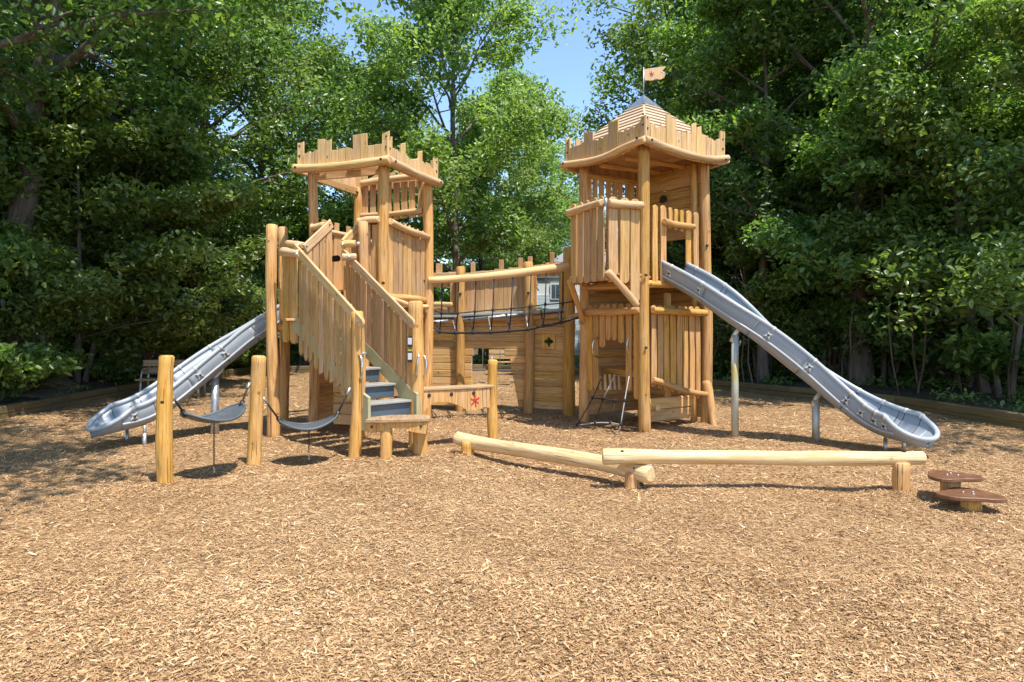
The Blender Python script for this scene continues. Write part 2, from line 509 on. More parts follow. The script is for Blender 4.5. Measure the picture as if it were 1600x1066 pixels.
def dist_edge(x, y):
    d = np.full(x.shape, 1e9)
    for (ax, ay), (bx, by) in zip(EDGE, EDGE[1:]):
        t = np.clip(((x - ax) * (bx - ax) + (y - ay) * (by - ay)) / ((bx - ax) ** 2 + (by - ay) ** 2), 0, 1)
        d = np.minimum(d, np.hypot(x - ax - t * (bx - ax), y - ay - t * (by - ay)))
    return d
def hforest(x, y):
    ins = inside_edge(x, y); d = dist_edge(x, y)
    h = .05 + .12 * (1 - np.exp(-d / 1.5)) + .10 * np.sin(x * .31 + 1) * np.sin(y * .27) + .05 * np.sin(x * 1.7) * np.sin(y * 1.4 + x * .3)
    # a low mound left of the play area
    h = h + .55 * np.exp(-(((x + 11.6) / 1.3) ** 2 + ((y - 15.0) / 2.6) ** 2))
    return np.where(ins & (d > .05), -.12, np.where(ins, -.1, np.maximum(h * np.clip(d / .5, .25, 1), .03)))
gxs = np.concatenate([np.linspace(-260, -24, 14), np.arange(-20, 20.01, .4), np.linspace(24, 260, 14)])
gys = np.concatenate([np.linspace(-60, -10, 5), np.arange(-8, 40.01, .4), np.linspace(46, 420, 14)])
g = bpy.data.objects.new('ground', grid_mesh('ground', gxs, gys, hforest, MAT['forest_floor'])); C.objects.link(g); props(g, kind='structure')
g = bpy.data.objects.new('mulch_ground', grid_mesh('mulch_ground', np.arange(-10, 9.6, .08), np.arange(-6, 27, .08), hmulch, MAT['mulch'], inside_edge))
C.objects.link(g); props(g, kind='structure')
# sandy bare patch on the mound
def hsand(x, y): return hforest(x, y) + .012
g = bpy.data.objects.new('sandy_soil', grid_mesh('sandy_soil', np.arange(-14.5, -9, .15), np.arange(11, 19, .15), hsand, MAT['sandy_soil'],
    lambda x, y: (((x + 11.5 + .3 * np.sin(y * 2)) / 1.7) ** 2 + ((y - 14.6 + .4 * np.sin(x * 2.3)) / 2.9) ** 2 < 1) & ~inside_edge(x, y) & (dist_edge(x, y) > .3)))
C.objects.link(g); props(g, kind='structure')

# loose wood chips: tens of thousands, lying on the mulch in every direction
def chip_cloud(n, ymin, ymax, lmin, lmax, bent=True):
    y = np.sqrt(rng.uniform(ymin ** 2, ymax ** 2, n)); x = rng.uniform(-.80, .80, n) * y
    ok = inside_edge(x, y) & (dist_edge(x, y) > .12); x = x[ok]; y = y[ok]; n = len(x)
    L = rng.uniform(lmin, lmax, n) * rng.choice([.5, 1, 1.8], n, p=[.45, .45, .10]); Wd = L * rng.uniform(.12, .30, n)
    a = rng.uniform(0, 2 * np.pi, n); tl = rng.normal(0, .20, n); rl = rng.normal(0, .35, n)
    t = np.stack([np.cos(a) * np.cos(tl), np.sin(a) * np.cos(tl), np.sin(tl)], 1)
    s = np.stack([-np.sin(a) * np.cos(rl), np.cos(a) * np.cos(rl), np.sin(rl)], 1)
    lift = np.abs(np.sin(tl)) * L * .5 + np.abs(np.sin(rl)) * Wd * .5
    c = np.stack([x, y, hmulch(x, y) + .003 + lift * rng.uniform(.5, 1, n) + rng.uniform(0, .006, n)], 1)
    nn = np.cross(t, s)
    k = rng.uniform(.55, 1.1, (n, 4))
    v = np.empty((n, 6, 3))
    sk = rng.uniform(-.25, .25, n)[:, None]
    hl = (L / 2)[:, None]; hw = (Wd / 2)[:, None]
    v[:, 0] = c - t * hl * k[:, :1] - s * hw * .7
    v[:, 1] = c + nn * (hl * .10) * 1.0 - s * hw * k[:, 1:2] + t * hl * sk
    v[:, 2] = c + t * hl * k[:, 2:3] - s * hw * .3
    v[:, 3] = c + t * hl * .95 + s * hw * .8 * k[:, 3:4]
    v[:, 4] = c + nn * (hl * .10) + s * hw * 1.05 - t * hl * sk
    v[:, 5] = c - t * hl * .9 + s * hw * .6
    base = (np.arange(n) * 6)[:, None]
    q = np.concatenate([base + np.array([[0, 1, 4, 5]]), base + np.array([[1, 2, 3, 4]])], 0)
    ti = np.clip(rng.beta(2.3, 2.1, n) + (rng.random(n) < .012) * .4 + .10 * np.sin(x * 1.9 + np.sin(y * 1.3) * 2) * np.sin(y * 2.3 + x) - .05, 0, 1)
    if not bent:
        return v[:, [0, 2, 3, 5]].reshape(-1, 3), (np.arange(n) * 4)[:, None] + np.array([[0, 1, 2, 3]]), ti
    return v.reshape(-1, 3), q, np.concatenate([ti, ti])
vs_, qs_, ts_ = [], [], []; o_ = 0
for args in ((180000, 2.4, 4.4, .011, .032), (230000, 4.3, 7.4, .015, .038, False), (160000, 7.2, 12.5, .024, .05, False), (50000, 12, 22, .05, .08, False)):
    v, q, t = chip_cloud(*args); vs_.append(v); qs_.append(q + o_); ts_.append(t); o_ += len(v)
g = bpy.data.objects.new('wood_chips', np_mesh('wood_chips', np.concatenate(vs_), np.concatenate(qs_), MAT['chip'], np.concatenate(ts_)))
C.objects.link(g); props(g, 'loose light brown wood chips covering the whole play area', 'wood chips', kind='stuff')

# timber edging: every sleeper is a piece
EDGING = {}
def edging(a, b, label, first=False):
    A = Vector((*a, 0)); B = Vector((*b, 0)); L = (B - A).length; d = (B - A).normalized()
    r = thing('timber_edging', A, label, 'edging', 'timber edging around the mulch')
    k = max(1, round(L / 2.4)); w = L / k
    for i in range(k):
        p = A + d * (w * i + .004)
        for lv in range(2):
            offs = 0 if lv == 0 else -.0
            board('timber', r, p + Vector((0, 0, -.03 + lv * .135 + .0675)), (0, 0, 1), .133, w - .008, .15 + .01 * lv, up=d, mat=MAT['timber'], jit=.004, bev=.012)
edging(EDGE[1], EDGE[2], 'dark weathered timber edging at the far left, nearest the camera')
edging(EDGE[2], EDGE[3], 'weathered timber edging in front of the sandy mound left of the slide')
edging(EDGE[3], EDGE[4], 'shaded timber edging behind the left slide running to the back')
edging(EDGE[4], EDGE[5], 'pale timber edging along the back behind the castle')
edging(EDGE[5], EDGE[6], 'short timber edging at the back turning towards the right side')
edging(EDGE[6], EDGE[7], 'timber edging behind the right tower, mostly hidden')
edging(EDGE[7], EDGE[8], 'shaded timber edging behind the right slide')
edging(EDGE[8], EDGE[9], 'olive brown timber edging right of the right slide exit')
edging(EDGE[9], EDGE[10], 'timber edging at the right edge of the photo, nearest')
# ================================================================ THE WOODEN CASTLE
def v3(p, z): return Vector((p[0], p[1], z))
def post(parent, x, y, top, r=.09, dx=0, dy=0, bend=.03, mat=None, rt=None, name='post', tip=None):
    return log(name, parent, (x, y, -.12), (x + dx, y + dy, top), r, rt or r * .92, mat or MAT['log'], bend=bend, rings=16, seg=16, wob=.03)

def picket_row(parent, A, B, n, zb, zt, w, t=.026, top='round', bot='round', mat=None, skip=(), off=0.0, name='picket', gap0=.5):
    """n upright boards between A and B (2D), zb / zt numbers or functions of t"""
    A = Vector((*A, 0)); B = Vector((*B, 0)); d = (B - A); nrm = Vector((d.y, -d.x, 0)).normalized()
    for i in range(n):
        if i in skip: continue
        tt = (i + gap0) / n if gap0 == .5 else i / (n - 1)
        p = A + d * tt + nrm * (off + random.uniform(-.002, .002))
        b = (zb(tt) if callable(zb) else zb) + random.uniform(-.012, .012)
        h = (zt(tt) if callable(zt) else zt) + random.uniform(-.012, .012) - b
        board(name, parent, (p.x, p.y, b), d, w * random.uniform(.93, 1.05), h, t, up=(random.uniform(-.008, .008), random.uniform(-.004, .004), 1), top=top, bot=bot, mat=mat, jit=.004)

def crown(parent, A, B, z, sag, pat, w=.105, zoff=None, low=.30, tall=.47, r=.055, under=.06, outn=1, mat=None):
    """battlement side: crooked bottom log with upright boards of unequal height"""
    A = Vector((*A, z)); B = Vector((*B, z)); d = B - A; L = d.length; dn = d.normalized()
    nrm = Vector((d.y, -d.x, 0)).normalized() * outn
    zf = zoff or (lambda t: -sag * math.sin(t * 3.14159))
    mids = [A + d * t + Vector((0, 0, zf(t))) for t in (.2, .4, .6, .8)]
    rail = log('crown_rail', parent, A - dn * .03 + nrm * .03, B + dn * .03 + nrm * .03, r, r * .95, MAT['pale_board'], mid=[m + nrm * .03 for m in mids], seg=14)
    i = 0; x = 0; pats = list(pat); n = len(pats); w = L / n
    for i, c in enumerate(pats):
        t = (i + .5) / n
        h = {'L': low, 'T': tall, 'M': (low + tall) / 2}[c] + random.uniform(-.025, .025)
        p = A + d * t + Vector((0, 0, zf(t) - under)) - nrm * (.03 - random.uniform(0, .006))
        board('crown_board', parent, p, d, w - .004, h + under - zf(t), .028, top=random.choice(['slant', 'slantr', 'flat']) if c == 'T' else random.choice(['flat', 'slant', 'slantr']), mat=mat or MAT['pale_board'], jit=.002)
    for t in (.03, .95):
        bolt(rail, A + d * t + nrm * (r + .03) + Vector((0, 0, zf(t))), nrm, .02)
    for t in (.03, .97):
        bolt(parent, A + d * t - nrm * .012 + Vector((0, 0, zf(t) + .2)), nrm, .018)
        bolt(parent, A + d * t - nrm * .012 + Vector((0, 0, zf(t) + .36)), nrm, .014)
    return rail

def slab_wall(parent, A, B, z0, z1, n, t=.045, skipf=None, mat=None, off=0, name='wall_board', holes=()):
    """horizontal boards between A and B; holes = [(t0, t1, z0, z1)]"""
    A = Vector((*A, 0)); B = Vector((*B, 0)); d = B - A; L = d.length; dn = d.normalized()
    nrm = Vector((d.y, -d.x, 0)).normalized(); h = (z1 - z0) / n
    for i in range(n):
        zb = z0 + h * i; zm = zb + h / 2; spans = [(0, 1)]
        for (t0, t1, h0, h1) in holes:
            if h0 < zm < h1:
                ns = []
                for a, b_ in spans:
                    if t1 <= a or t0 >= b_: ns.append((a, b_)); continue
                    if t0 > a: ns.append((a, t0))
                    if t1 < b_: ns.append((t1, b_))
                spans = ns
        for a, b_ in spans:
            p = A + d * a + nrm * (off + random.uniform(-.006, .006)) + Vector((0, 0, zm))
            board(name, parent, p, (0, 0, 1), h - .004, L * (b_ - a), t * random.uniform(.9, 1.15), up=d, mat=mat or MAT['slab'], jit=.0015, bev=.012, side=5)

def deck(parent, corners, z, n=9, mat=None, name='deck_board'):
    a, b_, c, d = [Vector((*p, z)) for p in corners]        # a-b front, d-c back
    L = ((b_ - a).length + (c - d).length) / 2; w = L / n
    for i in range(n):
        t = (i + .5) / n
        p0 = a.lerp(b_, t); p1 = d.lerp(c, t)
        board(name, parent, p0, b_ - a, w - .006, (p1 - p0).length, .035, up=p1 - p0, mat=mat or MAT['board'], jit=.001)

class Tower:
    def __init__(s, c, u, hp, hc):
        s.c = Vector(c); s.u = Vector(u).normalized(); s.v = Vector((-s.u.y, s.u.x))  # v: to the right of near
        if s.v.x < 0: s.v = -s.v
        s.hp, s.hc = hp, hc
        s.N = s.c + s.u * hp; s.R = s.c + s.v * hp; s.L = s.c - s.v * hp; s.B = s.c - s.u * hp
        s.cN = s.c + s.u * hc; s.cR = s.c + s.v * hc; s.cL = s.c - s.v * hc; s.cB = s.c - s.u * hc

# ---------------------------------------------------------------- left tower
LT = Tower((-2.32, 11.19), (.42, -.907), .92, 1.17)
lt = thing('castle_tower', v3(LT.c, 0), 'left wooden castle tower with open battlement crown and no roof, beside the staircase', 'tower')
post(lt, *LT.N, 4.12, .095, bend=.045); post(lt, *LT.L, 4.1, .085, bend=.04)
post(lt, *LT.R, 4.08, .09, bend=.05, dx=.05); post(lt, *LT.B, 4.1, .085)
crown(lt, LT.cL, LT.cN, 4.12, .03, 'TLLTTLLLTTLLT', low=.25, tall=.43, r=.06)
crown(lt, LT.cN, LT.cR, 4.10, .02, 'TLLTLLLTLLLT', low=.25, tall=.42, r=.06)
crown(lt, LT.cR, LT.cB, 4.12, 0, 'TLLTLLLTTLLT', low=.22, tall=.4, r=.055, outn=1)
crown(lt, LT.cB, LT.cL, 4.12, 0, 'TLLTTLLLTLLT', low=.22, tall=.4, r=.055)
# inner crown beam boards
for a, b_ in ((LT.L, LT.B), (LT.N, LT.L)):
    board('crown_beam', lt, v3(a, 4.02), (0, 0, 1), .12, (b_ - a).length, .04, up=v3(b_, 0) - v3(a, 0), mat=MAT['board'])
# back right window guard
d = LT.R - LT.B
g1 = log('guard_rail', lt, v3(LT.B + d * .04, 4.16), v3(LT.B + d * .97, 4.22), .055, .055, MAT['pale_board'])
g2 = log('guard_rail', lt, v3(LT.B + d * .0, 3.60), v3(LT.B + d * .97, 3.62), .045, .045, MAT['pale_board'])
picket_row(lt, LT.B + d * .03, LT.B + d * .98, 8, 3.52, 4.15, .115, top='flat', bot='flat', off=-.05, name='slat')
# right side parapet
d = LT.R - LT.N
picket_row(lt, LT.N + d * .05, LT.N + d * .97, 8, lambda t: 2.08, lambda t: 3.30 - .05 * t, .12, top='point', bot='flat', off=.02)
log('parapet_rail', lt, v3(LT.N + d * .05, 3.24) + V(.07, -.03, 0), v3(LT.N + d * 1.0, 3.16) + V(.07, -.03, 0), .055, .05, MAT['pale_board'], bend=.03)
log('lower_rail', lt, v3(LT.N + d * .05, 2.06) + V(.07, -.03, 0), v3(LT.N + d * .97, 1.98) + V(.07, -.03, 0), .045, .04, MAT['pale_board'], bend=.03)
picket_row(lt, LT.N + d * .1, LT.N + d * .95, 8, .55, 1.93, .12, top='point', bot='flat', off=0)
# parapets towards left/back and back/right
d = LT.B - LT.L
picket_row(lt, LT.L + d * .05, LT.L + d * .97, 5, 2.15, 3.18, .225, t=.03, top='flat', bot='flat')
log('parapet_rail', lt, v3(LT.L + d * .03, 3.20), v3(LT.L + d * .97, 3.20), .045, .045, MAT['pale_board'])
picket_row(lt, LT.L + d * .1, LT.L + d * .9, 3, 3.1, 3.38, .12, t=.03, top='flat', bot='flat')
d = LT.R - LT.B
picket_row(lt, LT.B + d * .05, LT.B + d * .97, 8, 2.1, 3.1, .125, top='flat', bot='flat')
log('parapet_rail', lt, v3(LT.B + d * .03, 3.12), v3(LT.B + d * .97, 3.12), .045, .045, MAT['pale_board'])
# near-left face: short rails and a plank either side of the entrance
d = LT.N - LT.L
log('parapet_rail', lt, v3(LT.L + d * .03, 3.20) + V(-.03, -.09, 0), v3(LT.L + d * .22, 3.22) + V(-.03, -.09, 0), .055, .05, MAT['pale_board'])
log('parapet_rail', lt, v3(LT.L + d * .68, 3.24) + V(-.03, -.09, 0), v3(LT.L + d * .97, 3.26) + V(-.03, -.09, 0), .055, .05, MAT['pale_board'])
picket_row(lt, LT.L + d * .70, LT.L + d * .94, 2, 2.1, 3.2, .13, top='flat', bot='flat')
picket_row(lt, LT.L + d * .04, LT.L + d * .22, 2, 2.1, 3.16, .11, top='flat', bot='flat')
deck(lt, (LT.L, LT.N, LT.R, LT.B), 2.2, 9)
for a, b_ in ((LT.L, LT.N), (LT.N, LT.R), (LT.R, LT.B), (LT.B, LT.L)):
    log('deck_beam', lt, v3(a, 2.09), v3(b_, 2.09), .06, .06, MAT['log'])
# ground floor enclosure of horizontal boards (dark inside)
slab_wall(lt, LT.L.lerp(LT.B, .06), LT.L.lerp(LT.B, .94), .12, 1.98, 12)
slab_wall(lt, LT.B.lerp(LT.R, .06), LT.B.lerp(LT.R, .94), .12, 1.98, 12)
slab_wall(lt, LT.L.lerp(LT.N, .30), LT.L.lerp(LT.N, .94), .12, .95, 5)
# black telescope tube on the parapet
tl = P(519, 405, 11.0)
t_ = rod('telescope', lt, [tl + V(.0, 0, 0), tl + V(.05, -.06, 0), tl + V(.13, -.16, -.005)], .05, MAT['black_plastic'], 14)
for p, z in ((LT.N, 2.3), (LT.R, 2.42), (LT.R, 2.1), (LT.B, 4.0), (LT.N, .8)):
    bolt(lt, v3(p, z) + V(.0, -.095, 0), (0, -1, 0), .024)

# ---------------------------------------------------------------- right tower
RT = Tower((2.24, 11.62), (-.17, -.985), 1.02, 1.345)
rt = thing('castle_tower', v3(RT.c, 0), 'right wooden castle tower with pointed shingled roof and flagpole, beside the long slide', 'tower')
post(rt, *RT.N, 4.5, .095, bend=.03, dx=-.02); post(rt, *RT.R, 4.42, .09, bend=.04, dx=-.02)
post(rt, *RT.L, 4.45, .09, bend=.025); post(rt, *RT.B, 4.5, .09)
# curved foot of the right post
log('post_foot', rt, v3(RT.R, -.1) + V(.10, -.18, 0), v3(RT.R, .75) + V(.0, -.03, 0), .05, .085, MAT['log'], bend=.01)
zl = lambda t: .03 - .10 * math.sin(t * 3.14) + .05 * t * t * t - .02
zr = lambda t: -.08 * math.sin(t * 3.14159 * .9) - .02 * t
crown(rt, RT.cL, RT.cN, 4.46, 0, 'TLLLTTLLLTTLLLLM', low=.29, tall=.46, r=.055, zoff=zl)
crown(rt, RT.cN, RT.cR, 4.46, 0, 'MLLLTTLLLTTLLLLT', low=.29, tall=.46, r=.055, zoff=zr)
crown(rt, RT.cR, RT.cB, 4.42, 0.03, 'TLLTTLLLTTLLLTTLT', low=.33, tall=.5)
crown(rt, RT.cB, RT.cL, 4.42, 0.03, 'TLLTTLLLTTLLLTTLT', low=.33, tall=.5)
# pyramid roof: rows of boards on four sides, a metal cap, pole and flag
apex = v3(RT.c, 5.50)
hr = 1.28; ez = 4.62
rc = [v3(RT.c + q * hr, ez) for q in (RT.u, RT.v, -RT.u, -RT.v)]
roof = mesh('roof', [*[p - v3(RT.c, 0) + V(0, 0, -.03) for p in rc], V(0, 0, 5.45)], [(0, 1, 4), (1, 2, 4), (2, 3, 4), (3, 0, 4), (3, 2, 1, 0)], MAT['board'])
roof = place('roof', roof, rt, Matrix.Translation(v3(RT.c, 0)))
nrow = 9
for k in range(4):
    a, b_ = rc[k], rc[(k + 1) % 4]
    mid = (a + b_) / 2
    up = (apex - mid).normalized(); alongv = (b_ - a).normalized(); nrm = alongv.cross(up).normalized()
    if nrm.dot(mid - v3(RT.c, ez)) < 0: nrm = -nrm
    for i in range(nrow):
        s0 = i / nrow * .86; s1 = (i + 1) / nrow * .86
        if s0 > .80: break
        p0 = a.lerp(apex, s0); p1 = b_.lerp(apex, s0); q0 = a.lerp(apex, s1); q1 = b_.lerp(apex, s1)
        th = .034; gap = .012
        q0 = p0 + (q0 - p0) * .86; q1 = p1 + (q1 - p1) * .86
        lift0 = nrm * (th + .012); lift1 = nrm * .006
        M = frame(p0, nrm, alongv)
        Mi = M.inverted()
        vs = [Mi @ x for x in (p0 + nrm * .012, p1 + nrm * .012, q1, q0, p0 + lift0, p1 + lift0, q1 + nrm * (th - .004), q0 + nrm * (th - .004))]
        me = mesh('shingle_board', vs, [(0, 3, 2, 1), (4, 5, 6, 7), (0, 1, 5, 4), (1, 2, 6, 5), (2, 3, 7, 6), (3, 0, 4, 7)], MAT['roof_board'])
        place('shingle_board', me, roof, M)
for k in range(4):
    log('ridge', roof, rc[k].lerp(apex, .02) + V(0, 0, .015), rc[k].lerp(apex, .8) + V(0, 0, .015), .022, .018, MAT['pale_board'], bend=0, rings=4, seg=8)
capb = [v3(RT.c, 0) + (p.lerp(apex, .79) - v3(RT.c, 0)) * 1.0 + V(0, 0, .045) for p in rc]
cc_ = sum(capb, Vector()) / 4
capb = [cc_ + (p - cc_) * 1.1 for p in capb]
tip = v3(RT.c, 5.60); o0 = v3(RT.c, 5.2)
me = mesh('roof_cap', [p - o0 for p in capb] + [tip - o0] + [p - o0 - V(0, 0, .025) for p in capb], [(0, 1, 4), (1, 2, 4), (2, 3, 4), (3, 0, 4), (0, 5, 6, 1), (1, 6, 7, 2), (2, 7, 8, 3), (3, 8, 5, 0)], MAT['cap_metal'])
place('roof_cap', me, roof, Matrix.Translation(o0))
fp = v3(RT.c, 5.56)
pole = rod('flagpole', rt, [fp, fp + V(0, 0, .50)], .012, MAT['galvanised'], 8)
FM = frame(fp + V(.015, 0, .28), (1, -.05, .02), (-.02, 0, 1))
flag = plate('flag', pole, FM, [(0, 0), (.12, -.012), (.2, .012), (.27, .0), (.33, .03), (.36, .10), (.28, .12), (.37, .215), (.34, .225), (.22, .21), (.1, .2), (0, .19)], .022, MAT['pale_board'])
def figure_mark(parent, M, s):
    """small red emblem of a dancing figure: four limbs, a head and a body"""
    pts = []
    for a, r in ((90, .34), (125, .13), (150, .46), (165, .44), (185, .10), (222, .56), (234, .52), (255, .12), (275, .60), (287, .60), (300, .11), (318, .46), (330, .44), (350, .11), (22, .52), (36, .50), (60, .14)):
        pts.append((r * s * math.cos(math.radians(a)), r * s * math.sin(math.radians(a))))
    hd = [(.11 * s * math.cos(k * .785) - .02 * s, .11 * s * math.sin(k * .785) + .42 * s) for k in range(8)]
    e = plate('emblem', parent, M, pts, .006, MAT['red_paint'], .001)
    e2 = plate('emblem_head', parent, M, hd, .006, MAT['red_paint'], .001)
figure_mark(flag, FM @ Matrix.Translation((.12, -.013, .10)), .085)

# upper walls: slats on the back left, boards on the back right
d = RT.B - RT.L
picket_row(rt, RT.L + d * .04, RT.L + d * .98, 9, 2.45, 4.34, .115, top='flat', bot='flat', name='slat')
log('slat_rail', rt, v3(RT.L, 4.28), v3(RT.B, 4.28), .055, .055, MAT['log'])
slab_wall(rt, RT.B.lerp(RT.R, .03), RT.B.lerp(RT.R, .97), 2.45, 4.42, 11, holes=[(.28, .72, 2.45, 3.2)])
log('wall_post', rt, v3(RT.B.lerp(RT.R, .86), 0) + V(-.05, -.06, 0), v3(RT.B.lerp(RT.R, .86), 4.4) + V(-.05, -.06, 0), .06, .055)
hold = P(1035, 313, 12.15)
rod('climbing_hold', rt, [hold, hold + V(.01, -.07, .02)], .06, MAT['black_plastic'], 9)
# pitched ceiling beams
for t in (.3, .7):
    log('rafter', rt, v3(RT.L.lerp(RT.N, t), 4.36), v3(RT.B.lerp(RT.R, t), 4.40), .045, .045)
# bay balcony on the left
C1 = Vector((1.41, 10.28)); C2 = Vector((.965, 11.1)); CN = Vector((2.0, 10.5))
bal = thing  # keep the bay as part of the tower
def rowp(A, B, n, zb, zt, w, **k): picket_row(rt, A, B, n, zb, zt, w, **k)
rowp(C2, C1, 5, 2.33, 3.62, .135, off=.01)
rowp(C1 + Vector((.03, 0)), CN - Vector((.03, .0)), 3, lambda t: 2.42 if t < .3 else (2.30 if t < .6 else 2.02), 3.60, .165, off=.01)
r1 = log('balcony_rail', rt, v3(C2, 3.49) + V(-.07, -.06, -.01), v3(C1, 3.50) + V(-.055, -.05, 0), .06, .055, MAT['pale_board'], bend=.02)
r2 = log('balcony_rail', rt, v3(C1, 3.50) + V(.03, -.075, 0), v3(CN, 3.49) + V(-.0, -.075, 0), .06, .06, MAT['pale_board'], bend=.015)
rod('rail_bracket', rt, [v3(C1, 3.44) + V(-.01, -.09, 0), v3(C1, 3.56) + V(-.01, -.09, 0)], .028, MAT['galvanised'], 8)
rowp(C2, RT.L, 4, 2.35, 3.6, .13)
log('balcony_bearer', rt, v3(C1, 2.36) + V(.06, .13, 0), v3(CN, 2.36) + V(-.02, .08, 0), .045, .045, MAT['board'])
log('balcony_bearer', rt, v3(C2, 2.40) + V(.05, .02, 0), v3(C1, 2.40) + V(.05, .04, 0), .05, .05, MAT['board'])
log('brace', rt, P(949, 424, 10.22), P(996, 478, 10.45), .055, .05, MAT['pale_board'], bend=.01)
log('brace', rt, v3(C2, 2.40) + V(-.03, .0, 0), v3(RT.L, 1.72) + V(-.02, -.1, 0), .05, .045, MAT['log'], bend=.01)
deck(rt, (C1, CN, RT.L, C2), 2.44, 6)
deck(rt, (RT.L, RT.N, RT.R, RT.B), 2.42, 10)
for a, b_ in ((RT.L, RT.N), (RT.N, RT.R), (RT.R, RT.B), (RT.B, RT.L)):
    log('deck_beam', rt, v3(a, 2.31), v3(b_, 2.31), .06, .06, MAT['log'])
# slide gate with rounded pickets and a lintel
d = RT.R - RT.N
D = lambda t: RT.N + d * t
for t, zb, zt, w in ((.13, 2.32, 3.55, .11), (.255, 2.30, 3.56, .125), (.37, 3.22, 3.545, .085), (.465, 3.20, 3.535, .085), (.56, 3.18, 3.53, .085), (.675, 2.33, 3.54, .12), (.80, 2.33, 3.53, .12)):
    p = D(t) + Vector((.02, -.035))
    board('picket', rt, v3(p, zb), d, w, zt - zb, .028, top='round', bot='round', mat=MAT['log'], jit=.004)
log('lintel', rt, v3(D(.22), 3.30) + V(.06, -.085, 0), v3(D(.72), 3.27) + V(.06, -.085, 0), .048, .045, MAT['log'])
# ground floor: left-front entrance with short pickets and net, right-front fence
d = RT.N - RT.L
D = lambda t: RT.L + d * t
log('fence_rail', rt, v3(D(.08), 1.90) + V(-.05, -.05, 0), v3(D(.97), 1.90) + V(-.05, -.05, 0), .06, .058)
for t, zb in ((.12, .55), (.22, .60), (.33, 1.30), (.43, 1.42), (.53, 1.42), (.64, 1.38), (.76, .62), (.88, .50)):
    p = D(t)
    board('picket', rt, v3(p, zb), d, .125, 2.02 - zb, .028, top='round', bot='round', mat=MAT['log'], jit=.004)
for px, py in ((984, 540), (930, 543)):
    h = P(px, py, 10.95 if px > 950 else 11.45)
    rod('grab_handle', rt, [h + V(.05, 0, .17), h + V(-.02, -.05, .14), h + V(-.055, -.07, .05), h + V(-.055, -.07, -.05), h + V(-.02, -.05, -.14), h + V(.05, 0, -.17)], .014, MAT['steel'], 8)
d = RT.R - RT.N
D = lambda t: RT.N + d * t
log('fence_rail', rt, v3(D(.06), 1.90) + V(.05, -.07, 0), v3(D(.94), 1.87) + V(.05, -.07, 0), .055, .055)
log('fence_rail', rt, v3(D(.06), .82) + V(.05, -.07, 0), v3(D(.95), .52) + V(.05, -.07, 0), .05, .045, bend=.025)
for i, t in enumerate((.13, .235, .34, .445, .55, .655, .76, .865)):
    zb = .74 - .33 * t
    board('picket', rt, v3(D(t), zb), d, .115, 1.98 - zb, .028, top='round', bot='round', mat=MAT['log'], jit=.006, up=(random.uniform(-.015, .015), 0, 1))
slab_wall(rt, RT.B.lerp(RT.R, .04), RT.B.lerp(RT.R, .97), .12, 2.25, 13)
slab_wall(rt, RT.L.lerp(RT.B, .06), RT.L.lerp(RT.B, .94), .12, 2.25, 13)
slab_wall(rt, RT.N.lerp(RT.R, .08) + Vector((-.1, .12)), RT.N.lerp(RT.R, .90) + Vector((-.1, .12)), .12, .50, 2, t=.05)
board('inner_post', rt, v3(RT.N.lerp(RT.R, .5), .1) + V(-.1, .2, 0), RT.R - RT.N, .12, 2.1, .06)
# inside shelf and climbing slats
sa, sb = RT.L.lerp(RT.N, .1) + Vector((.25, .35)), RT.L.lerp(RT.N, .9) + Vector((.25, .35))
board('shelf', rt, v3(sa, .86), (0, 0, 1), .12, (sb - sa).length, .05, up=v3(sb, 0) - v3(sa, 0), mat=MAT['log'])
for k in range(6):
    p = P(931 + 7.5 * k, 605, 11.6)
    board('step_slat', rt, p + V(0, 0, -.05), (1, 0, 0), .045, .28, .02, up=(0, .35, 1), mat=MAT['pale_board'])
oval = [(.055 * math.cos(k * .5236), .04 * math.sin(k * .5236)) for k in range(12)]
plate('oval_hole_plate', rt, frame(P(1028, 638, 10.84), (.8, .58, 0), (0, 0, 1)), oval, .012, MAT['pale_board'])  # pale oval plate standing in for an oval hole in the boards
for p, z in ((RT.N, 2.44), (RT.N, 1.32), (RT.L, 1.9), (RT.R, 3.0)):
    bolt(rt, v3(p, z) + V(.0, -.098, 0), (0, -1, 0), .024)

# rope ladder net leaning out of the right tower
nl = thing('net_ladder', P(955, 670, 10.6), 'small black and grey rope climbing net at the foot of the right tower', 'climbing net')
cols4 = []
tops = [P(939, 592, 11.2), P(959, 590, 11.05), P(983, 588, 10.75)]
lowp = [P(902, 664, 11.3), P(930, 660, 11.0), P(954, 660, 10.8), P(970, 663, 10.55)]
midp = [P(926, 622, 11.3), P(942, 624, 11.05), P(962, 626, 10.85), P(976, 626, 10.6)]
for k, (t_i, m_i, l_i) in enumerate(((0, 0, 0), (1, 1, None), (2, 3, 3))):
    pts = [tops[t_i], midp[m_i]] + ([lowp[l_i]] if l_i is not None else [])
    rod('net_rope', nl, catmull(pts, 4) if len(pts) > 2 else pts, .009, MAT['rope_grey' if k else 'rope'], 6)
rod('net_rope', nl, [midp[1], lowp[1]], .009, MAT['rope'], 6)
rod('net_rope', nl, [midp[2], lowp[2]], .009, MAT['rope'], 6)
rod('net_rope', nl, catmull(midp, 4), .011, MAT['rope'], 6)
rod('net_rope', nl, catmull([p + V(0, 0, -.01) for p in lowp], 4), .011, MAT['rope_grey'], 6)
rod('net_rope', nl, [lowp[3], P(967, 676, 10.6)], .012, MAT['steel'], 6)
